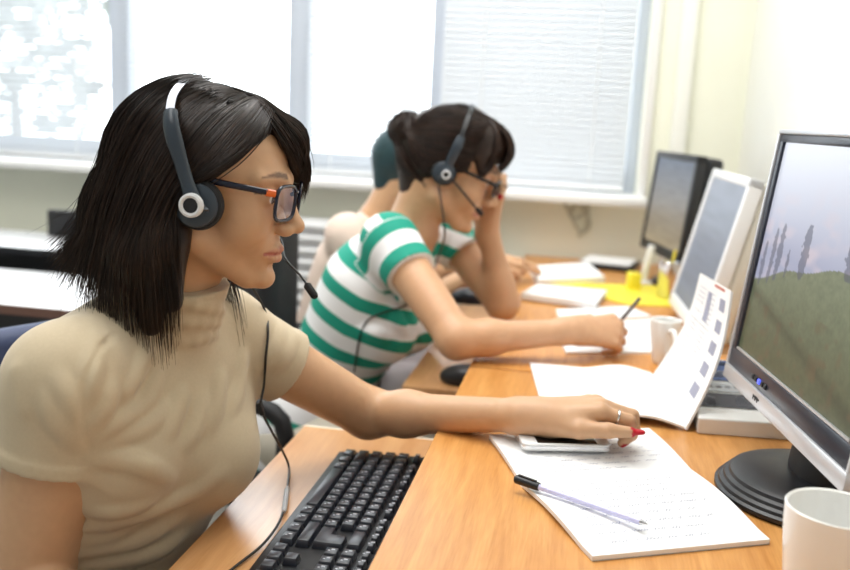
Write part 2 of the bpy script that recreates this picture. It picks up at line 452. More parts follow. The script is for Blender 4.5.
# ------------------------------------------------------------------ hair strands
def strands(groups, F, n, S=None, off=(0.0005, 0.004), r=0.0006, K=22, jit=0.006, seed=1, tip=0.25, clump=0.5, lenvar=0.25):
    rng = np.random.default_rng(seed); allP = []; allR = []
    tot = sum(g[1] for g in groups)
    for curves, wgt in groups:
        m = max(1, int(n*wgt/tot))
        G = np.array([np.array(catmull(c, 6)) [np.round(np.linspace(0, 6*(len(c)-1), K)).astype(int)] for c in curves])
        u = rng.random(m)*(len(curves)-1)
        # clumping in u
        cl = np.round(u*9)/9; cw = rng.random(m)*clump
        i = np.clip(u.astype(int), 0, len(curves)-2) if len(curves) > 1 else np.zeros(m, int)
        i2 = np.clip(cl.astype(int), 0, len(curves)-2) if len(curves) > 1 else np.zeros(m, int)
        t = (u-i)[:, None, None]; t2 = (cl-i2)[:, None, None]
        if len(curves) > 1:
            A = G[i]*(1-t)+G[i+1]*t; Bc = G[i2]*(1-t2)+G[i2+1]*t2
        else: A = Bc = G[i]
        s = np.linspace(0, 1, K)[None, :, None]
        P = A+(Bc-A)*(cw[:, None, None]*s)
        # smooth random offsets
        o0 = rng.normal(size=(m, 1, 3)); o1 = rng.normal(size=(m, 1, 3)); ph = rng.random((m, 1, 1))*6.28
        P = P+jit*(o0*(0.25+0.4*s)+o1*0.35*np.sin(s*4+ph)*s)
        # random length
        L = 1-rng.random((m, 1, 1))*lenvar; ss = np.linspace(0, 1, K)
        idx = (ss[None, :]*L[:, :, 0])*(K-1); a = np.floor(idx).astype(int); b = np.minimum(a+1, K-1); w = (idx-a)[:, :, None]
        rows = np.arange(m)[:, None]; P = P[rows, a]*(1-w)+P[rows, b]*w
        W = (F.O+(P.reshape(-1, 3)*F.sc)@F.R.T)
        if S is not None:
            o = np.repeat(rng.uniform(off[0], off[1], m), K)
            for _ in range(2):
                d = S.ev(W); msk = d < o
                if msk.any():
                    g = S.grad(W[msk]); W[msk] += g*(o-d)[msk][:, None]
        allP.append(W.reshape(m, K, 3)); 
        allR.append(np.full(m, r)*rng.uniform(0.7, 1.3, m))
    P = np.concatenate(allP); R = np.concatenate(allR); m = len(P)
    d = np.gradient(P, axis=1); d /= np.linalg.norm(d, axis=2)[:, :, None]+1e-9
    ref = np.array([0.31, 0.87, 0.38]); a = np.cross(d, ref); a /= np.linalg.norm(a, axis=2)[:, :, None]+1e-9; b = np.cross(d, a)
    prof = np.interp(np.linspace(0, 1, K), [0, .1, .7, 1], [.7, 1, .9, tip])[None, :, None]*R[:, None, None]
    V = np.stack([P+(a*cos(x)+b*sin(x))*prof for x in (0, 2*pi/3, 4*pi/3)], 2)  # m,K,3,3
    base = (np.arange(m)[:, None, None]*K+np.arange(K-1)[None, :, None])*3; j = np.arange(3)[None, None, :]; j2 = (j+1) % 3
    Q = np.stack([base+j, base+j2, base+3+j2, base+3+j], -1).reshape(-1, 4)
    return V.reshape(-1, 3), Q
# ------------------------------------------------------------------ palette
m_wall = mat('wall_paint', (0.90, 0.91, 0.78), 0.7, noise=0.03, nscale=6)
m_wallr = mat('wall_paint_right', (0.90, 0.905, 0.85), 0.7, noise=0.03, nscale=6)
m_ceil = mat('ceiling_paint', (0.85, 0.85, 0.82), 0.8)
m_floor = mat('floor_linoleum', (0.50, 0.47, 0.42), 0.45, noise=0.12, nscale=14)
m_white = mat('white_plastic', (0.82, 0.83, 0.84), 0.35)
m_sill = mat('sill_white', (0.86, 0.86, 0.85), 0.3)
m_wood = wood('beech_laminate', srgb(216, 158, 92), srgb(190, 128, 64), 0.36)
m_wood.node_tree.nodes['Principled BSDF'].inputs['Specular IOR Level'].default_value = .35
m_tray = wood('tray_laminate', srgb(222, 170, 116), srgb(200, 140, 84), 0.33)
m_tray.node_tree.nodes['Principled BSDF'].inputs['Specular IOR Level'].default_value = 1.0; m_tray.node_tree.nodes['Principled BSDF'].inputs['Coat Weight'].default_value = .5; m_tray.node_tree.nodes['Principled BSDF'].inputs['Coat Roughness'].default_value = .35
m_edge = mat('edge_band', srgb(238, 226, 205), 0.4)
m_black = mat('black_plastic', (0.012, 0.013, 0.016), 0.38)
m_blackm = mat('matt_black', (0.010, 0.010, 0.012), 0.6)
m_key = mat('key_plastic', (0.026, 0.030, 0.042), 0.28, spec=0.9)  # blue lift in the base colour stands in for reflected sky
m_legend = mat('key_legend', (0.55, 0.57, 0.62), 0.6)
m_silver = mat('silver_plastic', (0.62, 0.63, 0.66), 0.32, metal=0.55)
m_navyp = mat('navy_bezel', (0.014, 0.018, 0.032), 0.28)
m_paper = mat('paper', (0.86, 0.865, 0.87), 0.75)
m_ink = mat('pale_ink', (0.33, 0.34, 0.44), 0.8)
m_print = mat('print_grey', (0.30, 0.31, 0.36), 0.8)
m_blueprint = mat('print_blue', (0.05, 0.10, 0.28), 0.5)
m_darkprint = mat('print_dark', (0.05, 0.05, 0.07), 0.5)
m_redprint = mat('print_red', (0.55, 0.16, 0.12), 0.5)
m_ceramic = mat('white_ceramic', (0.86, 0.86, 0.84), 0.12, spec=0.5)
m_yellow = mat('yellow_card', (0.85, 0.72, 0.05), 0.5)
m_chair = mat('black_fabric', (0.010, 0.010, 0.013), 0.7, bump=0.3, bscale=800)
m_navyc = mat('navy_fabric', (0.020, 0.035, 0.10), 0.5, bump=0.2, bscale=800)
m_chrome = mat('chrome', (0.7, 0.7, 0.72), 0.15, metal=1.0)
m_cream = mat('cream_plastic', (0.66, 0.64, 0.56), 0.45)
m_cable = mat('cable_black', (0.008, 0.008, 0.009), 0.45)
m_cordw = mat('cable_cream', (0.52, 0.52, 0.42), 0.5)
m_bluepl = mat('blue_ink_plastic', (0.22, 0.22, 0.62), 0.2)
m_leaf = mat('tree_leaf', (0.80, 0.84, 0.82), 0.8, noise=0.3, nscale=3)
m_bark = mat('tree_bark', (0.5, 0.47, 0.42), 0.9)
m_ground = mat('ground_pale', (0.50, 0.50, 0.44), 0.9, noise=0.2, nscale=0.2)

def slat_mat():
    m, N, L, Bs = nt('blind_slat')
    Bs.inputs['Base Color'].default_value = (0.66, 0.69, 0.73, 1); Bs.inputs['Roughness'].default_value = 0.45  # white slats toned grey-blue, as if lit from behind
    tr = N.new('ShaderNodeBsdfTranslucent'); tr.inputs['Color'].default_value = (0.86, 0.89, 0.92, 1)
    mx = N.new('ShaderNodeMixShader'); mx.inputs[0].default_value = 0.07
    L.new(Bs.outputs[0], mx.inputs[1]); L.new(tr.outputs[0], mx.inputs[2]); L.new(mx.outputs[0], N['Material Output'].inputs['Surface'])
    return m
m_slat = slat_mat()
def glass_mat(name, col=(1, 1, 1), gl=0.06, rough=0.02):
    m, N, L, Bs = nt(name); N.remove(Bs)
    tr = N.new('ShaderNodeBsdfTransparent'); tr.inputs['Color'].default_value = (*col, 1)
    g = N.new('ShaderNodeBsdfGlossy'); g.inputs['Roughness'].default_value = rough
    mx = N.new('ShaderNodeMixShader'); mx.inputs[0].default_value = gl
    L.new(tr.outputs[0], mx.inputs[1]); L.new(g.outputs[0], mx.inputs[2]); L.new(mx.outputs[0], N['Material Output'].inputs['Surface'])
    return m
m_glass = glass_mat('window_glass', (0.98, 0.99, 0.99), 0.05)

# ------------------------------------------------------------------ world and lights
W = bpy.data.worlds.new('World'); SC.world = W; W.use_nodes = True
wn, wl = W.node_tree.nodes, W.node_tree.links; bg = wn['Background']
tc = wn.new('ShaderNodeTexCoord'); sp = wn.new('ShaderNodeSeparateXYZ'); wl.new(tc.outputs['Generated'], sp.inputs[0])
mr = wn.new('ShaderNodeMapRange'); mr.inputs['From Min'].default_value = -0.3; mr.inputs['From Max'].default_value = 0.6
mr.inputs['To Min'].default_value = 0.28; mr.inputs['To Max'].default_value = 4.6
wl.new(sp.outputs['Y'], mr.inputs['Value']); wl.new(mr.outputs['Result'], bg.inputs['Strength'])
bg.inputs['Color'].default_value = (0.93, 0.97, 1.0, 1)
def area(name, loc, tgt, sx, sy, power, col=(1, 1, 1)):
    l = bpy.data.lights.new(name, 'AREA'); l.shape = 'RECTANGLE'; l.size = sx; l.size_y = sy; l.energy = power; l.color = col
    o = bpy.data.objects.new(name, l); COL.objects.link(o); o.location = loc
    o.rotation_euler = (Vector(tgt)-Vector(loc)).to_track_quat('-Z', 'Y').to_euler(); return o
area('ceiling_fill', (-0.9, 1.35, 2.64), (-0.9, 1.35, 0), 2.2, 0.9, 26, (1.0, 0.99, 0.97))  # unseen overhead panel, added as general room fill
area('ceiling_fill', (-0.6, 1.95, 2.64), (-0.6, 1.95, 0), 1.6, 0.3, 13, (1.0, 0.99, 0.97))  # unseen, added to brighten the wall under the sill
area('ceiling_fill', (-0.9, 0.1, 2.64), (-0.8, 0.1, 0), 1.6, 0.6, 11, (1.0, 0.99, 0.97))  # unseen, added as soft front fill from above

# ------------------------------------------------------------------ room shell
WY, RX, LX, NY, CZ = 2.79, 0.435, -4.2, -2.2, 2.70
WZ0, WZ1, WX1 = 0.945, 2.35, 0.150
bm = B(); box(bm, ((LX+RX)/2, (WY+NY)/2+.1, -0.05), (RX-LX+.4, WY-NY+.5, 0.1)); struct('floor', bm, m_floor)
bm = B(); box(bm, ((LX+RX)/2, (WY+NY)/2+.1, CZ+0.05), (RX-LX+.4, WY-NY+.5, 0.1)); struct('ceiling', bm, m_ceil)
bm = B(); t = 0.22
box(bm, ((LX+RX)/2, WY+t/2, WZ0/2), (RX-LX, t, WZ0)); box(bm, ((LX+RX)/2, WY+t/2, (WZ1+CZ)/2), (RX-LX, t, CZ-WZ1))
box(bm, ((WX1+RX)/2, WY+t/2, (WZ0+WZ1)/2), (RX-WX1, t, WZ1-WZ0)); box(bm, ((LX-3.9)/2, WY+t/2, (WZ0+WZ1)/2), (-3.9-LX, t, WZ1-WZ0))
struct('wall_back', bm, m_wall)
bm = B(); box(bm, (RX+.06, (WY+NY)/2+.11, CZ/2), (.12, WY-NY+.22, CZ)); struct('wall_right', bm, m_wallr)
bm = B(); box(bm, (LX-.06, (WY+NY)/2+.11, CZ/2), (.12, WY-NY+.22, CZ)); struct('wall_left', bm, m_wall)
bm = B(); box(bm, (0.255, WY-.012, CZ/2), (.045, .022, CZ), bev=.006); struct('trim_2', bm, m_wallr)
# sill
bm = B(); box(bm, ((-3.95+WX1+.03)/2, WY+.0, 0.937), (WX1+.03+3.95, .22, .028), bev=.008); struct('trim_1', bm, m_sill)
bm = B(); box(bm, (WX1+.014, WY-.008, (WZ0+WZ1)/2), (.026, .014, WZ1-WZ0), bev=.003); struct('trim_3', bm, m_sill)
# window frame with mullions
MUL = [(-3.9, -3.8), (-2.95, -2.88), (-2.25, -2.18), (-1.618, -1.546), (-0.988, -0.915), (-0.515, -0.455), (0.115, 0.150)]
bm = B(); fy = WY+.13
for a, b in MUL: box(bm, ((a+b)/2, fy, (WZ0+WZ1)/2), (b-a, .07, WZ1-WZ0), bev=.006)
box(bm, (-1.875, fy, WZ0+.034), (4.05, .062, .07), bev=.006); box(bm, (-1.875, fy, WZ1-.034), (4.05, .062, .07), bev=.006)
wf = struct('window_1', bm, mat('window_frame_plastic', (.56, .60, .67), .4))  # white plastic, its colour greyed and blued to read as backlit
bm = B()
for (a, b), (c, d) in zip(MUL[:-1], MUL[1:]): box(bm, ((b+c)/2, fy+.01, (WZ0+WZ1)/2), (c-b+.01, .006, WZ1-WZ0-.1))
tag(obj('glass', bm, m_glass, wf), kind='structure')
# blinds
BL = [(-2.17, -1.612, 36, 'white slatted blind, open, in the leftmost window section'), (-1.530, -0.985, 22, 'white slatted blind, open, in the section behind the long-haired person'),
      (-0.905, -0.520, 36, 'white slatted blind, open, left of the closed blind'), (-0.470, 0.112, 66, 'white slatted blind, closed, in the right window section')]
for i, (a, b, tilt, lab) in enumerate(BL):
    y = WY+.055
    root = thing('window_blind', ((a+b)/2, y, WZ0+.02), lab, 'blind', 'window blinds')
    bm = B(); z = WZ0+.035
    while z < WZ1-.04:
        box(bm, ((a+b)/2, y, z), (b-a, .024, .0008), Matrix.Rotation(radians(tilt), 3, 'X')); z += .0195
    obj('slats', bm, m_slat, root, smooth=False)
    bm = B(); box(bm, ((a+b)/2, y, WZ0+.018), (b-a, .024, .012), bev=.003); obj('bottom_rail', bm, m_white, root)
    bm = B(); box(bm, ((a+b)/2, y, WZ1-.02), (b-a, .03, .03), bev=.003); obj('head_rail', bm, m_white, root)
    for fx in (.22, .82):
        bm = B(); x = a+(b-a)*fx; box(bm, (x, y-.013, (WZ0+WZ1)/2), (.0035, .001, WZ1-WZ0-.04)); obj('ladder_cord', bm, m_white, root)
# outside
bm = B(); box(bm, (0, 33, -3.6), (120, 60, .1)); tag(obj('ground', bm, m_ground), kind='structure')
rg = np.random.default_rng(3)
for i, (x, y, h, lab) in enumerate([(-7.2, 10.5, 7.0, 'pale blurred tree outside the leftmost window section')]):
    root = thing('tree', (x, y, -3.55), lab, 'tree')
    bm = B(); tube(bm, [(x, y, -3.55), (x+.1, y, -1.5), (x, y, h-5.5)], [.18, .14, .06], 8, smooth=4); obj('trunk', bm, m_bark, root)
    bm = B()
    for k in range(420):
        p = rg.normal(size=3); p /= np.linalg.norm(p); p = p*rg.random()**.4*np.array([1.5, 1.5, 2.0])+np.array([x, y, h-4.6])
        s = rg.uniform(.10, .25); q = rg.normal(size=(2, 3)); u = nrm(q[0])*s; v = nrm(np.cross(q[0], q[1]))*s*.6
        vs = [bm.verts.new(p+e) for e in (-u, v, u, -v)]; bm.faces.new(vs)
    obj('foliage', bm, m_leaf, root, sharp=None)
# radiator under the window
root = thing('radiator', (-0.85, WY-.06, 0), 'white louvred radiator on the wall under the window', 'radiator')
bm = B(); box(bm, (-.85, WY-.045, .52), (.95, .05, .60), bev=.006); obj('casing', bm, m_white, root)
bm = B()
for k in range(15): box(bm, (-.85, WY-.078, .25+k*.039), (.92, .022, .020), Matrix.Rotation(radians(25), 3, 'X'), bev=.003)
obj('louvres', bm, m_white, root)
for x in (-1.25, -.45):
    bm = B(); box(bm, (x, WY-.05, .115), (.03, .04, .23), bev=.004); obj('leg', bm, m_white, root)
# loose cord on the wall below the sill
bm = B()
P0 = [(545, 197), (560, 193), (575, 200), (585, 212), (590, 225), (582, 232), (574, 222), (572, 210), (580, 203), (588, 210), (586, 226), (578, 236)]
tube(bm, [ony(px, py, WY-.012-(.002*(i % 3))) for i, (px, py) in enumerate(P0)], .0048, 6, smooth=5)
tube(bm, [ony(px, py, WY-.014) for px, py in [(540, 199), (556, 196), (566, 206), (572, 218), (584, 214), (590, 203), (583, 198)]], .004, 6, smooth=5)
tag(obj('telephone_cord', bm, m_cordw), 'pale tangled cord hanging on the wall under the sill', 'cord')

# ------------------------------------------------------------------ desks
DX0, DX1, DZ = -0.168, 0.425, 0.75
def desk(y0, y1, tx0, ty0, ty1, lab):
    root = thing('computer_desk', ((DX0+DX1)/2, (y0+y1)/2, 0), lab, 'desk', 'desks along the right wall')
    bm = B(); box(bm, ((DX0+DX1)/2, (y0+y1)/2, DZ-.0125), (DX1-DX0, y1-y0, .025), bev=.0012); obj('tabletop', bm, m_wood, root)
    for y in (y0+.03, y1-.03):
        bm = B(); box(bm, ((DX0+DX1)/2+.04, y, (DZ-.026)/2), (DX1-DX0-.12, .018, DZ-.026)); obj('side_panel', bm, m_wood, root)
    bm = B(); box(bm, (DX1-.03, (y0+y1)/2, .50), (.018, y1-y0-.08, .42)); obj('back_panel', bm, m_wood, root)
    bm = B(); box(bm, ((tx0+.08)/2, (ty0+ty1)/2, .666), (.08-tx0, ty1-ty0, .018), bev=.001)
    tr = obj('keyboard_tray', bm, m_tray, root)
    bm = B(); box(bm, ((tx0+.08)/2, ty1+.002, .6665), (.08-tx0, .0045, .018)); obj('edge_band', bm, m_edge, tr)
    for y in (ty0-.012, ty1+.014):
        bm = B(); box(bm, (DX0+.16, y, .69), (.26, .016, .06)); obj('tray_rail', bm, m_silver, root)
    return root
desk(.30, 1.448, -.402, .42, 1.286, 'beech desk in the foreground with the keyboard on its pulled-out tray')
desk(1.455, WY-.02, -.300, 1.545, 2.35, 'beech desk farther back, under the striped-shirt person\'s arms')

# ------------------------------------------------------------------ monitors
def screen_mesh(root, F4, w, h, fn, nu, nv, estr):
    U, V = np.meshgrid(np.linspace(0, 1, nu), np.linspace(0, 1, nv), indexing='ij')
    M = np.array(F4); P = np.stack([-w/2+U*w, h/2-V*h, np.zeros_like(U)], -1).reshape(-1, 3)
    P = P@M[:3, :3].T+M[:3, 3]
    idx = np.arange(nu*nv).reshape(nu, nv); Q = np.stack([idx[:-1, :-1], idx[:-1, 1:], idx[1:, 1:], idx[1:, :-1]], -1).reshape(-1, 4)
    c = fn(U.ravel(), V.ravel())
    m, N, L, Bs = nt('screen_image')
    a = N.new('ShaderNodeAttribute'); a.attribute_name = 'Col'
    Bs.inputs['Base Color'].default_value = (.01, .01, .01, 1); Bs.inputs['Roughness'].default_value = .3; Bs.inputs['Specular IOR Level'].default_value = .3
    L.new(a.outputs['Color'], Bs.inputs['Emission Color']); Bs.inputs['Emission Strength'].default_value = estr
    o = np_mesh('screen', P, Q, m, root, cols=c); return o
def vnoise(u, v, s, seed):
    rg = np.random.default_rng(seed); n = 40; g = rg.random((n, n))
    x = (u*s) % (n-1); y = (v*s) % (n-1); i = x.astype(int); j = y.astype(int); fx = x-i; fy = y-j
    fx = fx*fx*(3-2*fx); fy = fy*fy*(3-2*fy)
    return (g[i, j]*(1-fx)+g[i+1, j]*fx)*(1-fy)+(g[i, j+1]*(1-fx)+g[i+1, j+1]*fx)*fy
def lerp(a, b, t): return np.array(a)[None, :]*(1-t[:, None])+np.array(b)[None, :]*t[:, None]
def wallpaper(u, v):
    L = lambda *c: np.array(srgb(*c))
    t = np.clip(v/.5, 0, 1); c = lerp(L(236, 240, 250), L(168, 172, 196), t**1.2)
    n = .6*vnoise(u*1.3, v*2.2, 7, 1)+.4*vnoise(u*1.3, v*2, 16, 2)
    cl = np.clip((n-.45)*3, 0, 1)*np.clip((v-.12)*3, 0, 1); c = c*(1-cl[:, None]*.55)+L(226, 208, 212)[None]*cl[:, None]*.55
    hz = .65-.36*u+.15*u*u+.008*np.sin(u*17); hill = v > hz
    n2 = .5*vnoise(u*2, v*2, 18, 4)+.5*vnoise(u*3, v*3, 30, 5)
    g = lerp(L(124, 131, 106), L(80, 88, 64), np.clip((v-.52)/.42, 0, 1)); g = g*(0.80+.4*n2[:, None])
    dark = np.clip(1-np.abs(v-(.72+.25*(u-.1)))/.05, 0, 1)*.35; g = g*(1-dark[:, None])
    br = np.clip((vnoise(u*1.5, v*2, 14, 9)-.62)*4, 0, 1)*(v > .68); g = g*(1-br[:, None]*.5)+L(104, 84, 62)[None]*br[:, None]*.5
    c = np.where(hill[:, None], g, c)
    for tu, tw, t0 in ((.05, .030, .46), (.125, .035, .39), (.185, .040, .36), (.27, .022, .46), (.40, .055, .33), (.74, .075, .29), (.90, .05, .33)):
        hh = np.clip((hz+.03-v)/(hz+.03-t0), 0, 1); wd = tw*np.sqrt(np.clip(np.sin(np.clip(hh, 0, 1)*pi*.93+.12), 0, 1))*.62
        nn = .45+.9*vnoise(u*2, v*2, 36, 11); m = (np.abs(u-tu) < wd*nn) & (v > t0) & (v < hz+.03)
        c[m] = c[m]*.35+L(82, 86, 104)*.65
    return c
def plain_screen(top, bot, rows, seed):
    def fn(u, v):
        c = lerp(srgb(*top), srgb(*bot), v); n = vnoise(u*.4, v*3, rows, seed); return c*(.86+.28*n[:, None])
    return fn
def monitor(c, ang, tilt, w, h, lab, col, kind, fn, estr, basec, neckc):
    n = np.array([cos(radians(ang)), sin(radians(ang)), 0]); T = radians(tilt)
    up = np.array([0, 0, 1])*cos(T)-n*sin(T); fw = n*cos(T)+np.array([0, 0, 1])*sin(T); rt = np.cross(up, fw)  # viewer's right = near
    fr = frame(c, rt, up, fw)
    root = thing('computer_monitor', (basec[0], basec[1], DZ), lab, 'monitor', 'computer monitors on the desks')
    if kind == 'big':
        bt, bs, bb, bs2 = .013, .013, .044, .006
        bm = B()
        def ring(x0, x1, y0, y1, X0, X1, Y0, Y1, z0, z1, mi, bev):
            box(bm, ((X0+X1)/2, (y1+Y1)/2, (z0+z1)/2), (X1-X0, Y1-y1, z1-z0), bev=bev, mi=mi)
            box(bm, ((X0+X1)/2, (y0+Y0)/2, (z0+z1)/2), (X1-X0, y0-Y0, z1-z0), bev=bev, mi=mi)
            box(bm, ((x0+X0)/2, (y0+y1)/2, (z0+z1)/2), (x0-X0, y1-y0+.002, z1-z0), bev=bev, mi=mi)
            box(bm, ((x1+X1)/2, (y0+y1)/2, (z0+z1)/2), (X1-x1, y1-y0+.002, z1-z0), bev=bev, mi=mi)
        ring(-w/2+.005, w/2-.005, -h/2+.020, h/2-.006, -w/2, w/2, -h/2, h/2, -.030, .006, 0, .002)
        bmesh.ops.transform(bm, matrix=fr, verts=bm.verts); obj('outer_frame', bm, m_silver, root)
        bm = B(); ring(-w/2+bs+.005, w/2-bs-.005, -h/2+.044, h/2-.016, -w/2+.0045, w/2-.0045, -h/2+.0195, h/2-.0055, -.028, .0035, 0, .0015)
        bmesh.ops.transform(bm, matrix=fr, verts=bm.verts); bz = obj('bezel', bm, m_navyp, root)
        bm = B(); box(bm, (0, -h/2+.0455, .0), (w-.03, .0025, .004)); bmesh.ops.transform(bm, matrix=fr, verts=bm.verts); obj('trim_strip', bm, m_silver, bz)
        for k in range(5):
            bm = B(); box(bm, (-w/2+.105+k*.011, -h/2+.030, .0042), (.0075, .006, .0025), bev=.001); bmesh.ops.transform(bm, matrix=fr, verts=bm.verts)
            obj('button', bm, m_blackm if k != 2 else mat('blue_led', (.02, .03, .4), .3, emit=(.08, .12, 1), estr=1.2), bz)
        bm = B()
        for k, (mw, mh, dx) in enumerate([(.0022, .006, 0), (.004, .0022, .0035), (.0022, .006, .007), (.0035, .004, .011), (.002, .006, .0148), (.0042, .0024, .018)]):
            box(bm, (-w/2+.125+dx, -h/2+.010+(.0012 if k % 2 else 0), .0062), (mw, mh, .0006))
        bmesh.ops.transform(bm, matrix=fr, verts=bm.verts); obj('printed_marks', bm, m_blackm, root)
        sw, sh, so = w-2*bs-.012, h-.016-.0455, (.0455-.016)/2
        fs = fr @ Matrix.Translation((0, so, -.0005)); screen_mesh(root, fs, sw+.004, sh+.004, fn, 220, 180, estr)
        bm = B(); box(bm, (0, 0, -.042), (w-.03, h-.03, .026), bev=.01); box(bm, (0, 0, -.060), (w*.6, h*.6, .03), bev=.012)
        bmesh.ops.transform(bm, matrix=fr, verts=bm.verts); obj('housing', bm, m_black, root)
    else:
        fb = .018; depth = .035 if kind == 'white' else .045
        bm = B(); mm = m_cream if kind == 'white' else m_black
        for (x, y, sx, sy) in ((0, h/2-fb/2, w, fb), (0, -h/2+fb*.75, w, fb*1.5), (-w/2+fb/2, 0, fb, h), (w/2-fb/2, 0, fb, h)): box(bm, (x, y, -.010), (sx, sy, .026), bev=.003)
        bmesh.ops.transform(bm, matrix=fr, verts=bm.verts); obj('bezel', bm, mat('white_bezel', (.82, .83, .84), .35) if kind == 'white' else m_black, root)
        fs = fr @ Matrix.Translation((0, fb*.25, -.001)); screen_mesh(root, fs, w-2*fb+.002, h-2.5*fb+.002, fn, 40, 60, estr)
        bm = B(); box(bm, (0, 0, -.022-depth/2), (w-.004, h-.004, depth), bev=.012, seg=3); bmesh.ops.transform(bm, matrix=fr, verts=bm.verts); obj('housing', bm, mm, root)
    # stand
    cc = np.array(c)-fw*.06; bx, by = basec[0], basec[1]; mm = m_cream if kind == 'white' else m_blackm
    bm = B(); top = cc-up*h*.18
    tube(bm, [(bx, by, DZ+.014), (bx, by, DZ+.05), tuple(top)], [.050, .046, .040] if kind == 'big' else [.028, .024, .022], 20, smooth=6, flat=(n, .50)); obj('neck', bm, mm, root)
    bm = B(); r = .107 if kind == 'big' else .088
    lathe(bm, [(0, 0), (r*.97, 0), (r, .003), (r, .007), (r*.965, .009), (r*.955, .0125), (r*.915, .0145), (r*.905, .018), (r*.86, .020), (r*.85, .024), (r*.78, .027), (r*.4, .030), (0, .031)] if kind == 'big' else
          [(0, 0), (r, 0), (r, .006), (r*.93, .010), (r*.5, .016), (0, .018)], (bx, by, DZ+.0005), 72)
    obj('base', bm, m_black if kind != 'white' else m_cream, root)
    return root
monitor((.2525, 1.0405, .998), 188.0, 6.34, .39, .333, 'large black and silver monitor at right showing green hills under a cloudy sky', m_silver, 'big', wallpaper, 0.72, (.282, 1.036), None)
monitor((.2474, 1.8656, .9252), 183.2, 12.6, .36, .31, 'white-framed monitor between the two black monitors', m_white, 'white', plain_screen((168, 176, 190), (120, 132, 152), 8, 3), 0.6, (.315, 1.87), None)
monitor((.2137, 2.431, .960), 193.7, 5.1, .324, .27, 'black monitor farthest back, nearest the window wall', m_black, 'black', plain_screen((120, 132, 150), (176, 160, 130), 14, 8), 0.6, (.275, 2.44), None)

# ------------------------------------------------------------------ keyboard on the tray
KX, KY, KZ, PU = -.317, 1.178, .6755, .01905   # space-bar side edge, far end, tray top
kb = thing('keyboard', (KX+.08, KY-.22, KZ), 'black computer keyboard on the pulled-out tray', 'keyboard')
KD, KL = .158, .452
def kpt(u, v, z):   # u metres from far end towards the camera, v metres from space-bar edge
    return (KX+v, KY-u, KZ+z)
bm = B()
prof = [(0, 0), (KD, 0), (KD, .019), (KD-.006, .0225), (KD-.026, .0215), (KD-.0285, .0145), (.010, .0095), (.002, .008), (0, .005)]
t = bmesh.new(); A = [t.verts.new((KX+a, KY, KZ+b)) for a, b in prof]; Bv = [t.verts.new((KX+a, KY-KL, KZ+b)) for a, b in prof]
t.faces.new(A); t.faces.new(Bv[::-1])
for i in range(len(prof)): j = (i+1) % len(prof); t.faces.new((A[i], Bv[i], Bv[j], A[j]))
bmesh.ops.recalc_face_normals(t, faces=t.faces); bmesh.ops.bevel(t, geom=[e for e in t.edges if len(e.link_faces) == 2], offset=.0012, segments=2, profile=.5, affect='EDGES')
_merge(bm, t, 0); obj('case', bm, m_black, kb)
slope = .0050/.12
def key(u0, v0, wu, wv, lg=True, lshape=False):
    bm = B(); t = bmesh.new()
    g = .0012; a0, a1, b0, b1 = u0+g, u0+wu-g, v0+g, v0+wv-g; zb = .0095+v0*slope; zt = zb+.0085; ins = .0019
    if lshape: base = [(a0, b0), (a1, b0), (a1, b1), (a0+.4*(a1-a0), b1), (a0+.4*(a1-a0), b0+.0175), (a0, b0+.0175)]
    else: base = [(a0, b0), (a1, b0), (a1, b1), (a0, b1)]
    cu = sum(p[0] for p in base)/len(base)
    def sh(p):
        x = p[0]+(ins if p[0] < cu-1e-4 and p[0] <= min(q[0] for q in base)+1e-6 else (-ins if p[0] >= max(q[0] for q in base)-1e-6 else ins))
        y = p[1]+(ins if p[1] <= b0+1e-6 else -ins*.8); return (x, y)
    lo = [t.verts.new(kpt(p[0], p[1], zb)) for p in base]; hi = [t.verts.new(kpt(*sh(p), zt+p[1]*0)) for p in base]
    n = len(base); t.faces.new(lo); t.faces.new(hi)
    for i in range(n): t.faces.new((lo[i], lo[(i+1) % n], hi[(i+1) % n], hi[i]))
    bmesh.ops.recalc_face_normals(t, faces=t.faces)
    bmesh.ops.bevel(t, geom=list(t.edges), offset=.0006, segments=2, profile=.5, affect='EDGES'); _merge(bm, t, 0)
    if lg:
        c = kpt((a0+a1)/2-(a1-a0)*.12, (b0+b1)/2+.0016, zt+.00015); box(bm, c, (.0038, .0022, .0002), mi=1); box(bm, (c[0]-.004, c[1]-.003, c[2]), (.0022, .0016, .0002), mi=1)
    obj('key', bm, [m_key, m_legend], kb)
U0 = .010
rows_v = [.013+PU*i for i in range(5)]
def row(i, widths, start=0.0, lg=True):
    u = U0+start*PU
    for wd in widths:
        if wd > 0: key(u, rows_v[i], wd*PU, PU*.97, lg and wd < 2)
        u += abs(wd)*PU
row(0, [1.25, 1.25, 1.25, 6.25, 1.25, 1.25, 1.25, 1.25])
row(1, [2.25]+[1]*10+[2.75]); row(2, [1.75]+[1]*11); key(U0+12.75*PU, rows_v[2], 2.25*PU, PU*1.94, False, True)
row(3, [1.5]+[1]*11); row(4, [1]*13+[2])
fv = rows_v[4]+PU+.0035; u = U0
for wd in [1, -1, 1, 1, 1, 1, -.5, 1, 1, 1, 1, -.5, 1, 1, 1, 1]:
    if wd > 0: key(u, fv, wd*PU, PU*.62, True)
    u += abs(wd)*PU
na = 15.25
for i in range(3):
    uu = U0+(na+i)*PU
    key(uu, rows_v[4], PU, PU*.97); key(uu, rows_v[3], PU, PU*.97); key(uu, rows_v[0], PU, PU*.97, False); key(uu, fv, PU, PU*.62)
key(U0+(na+1)*PU, rows_v[1], PU, PU*.97, False)
bm = B()
for i in range(4):
    for j in range(5):
        c = kpt(U0+(18.5+i+.5)*PU, rows_v[j]+PU*.5, .0135+rows_v[j]*slope); box(bm, c, (PU*.82, PU*.82, .0085), bev=.0015)
tag(obj('numeric_keys', bm, m_key, kb), kind='stuff')
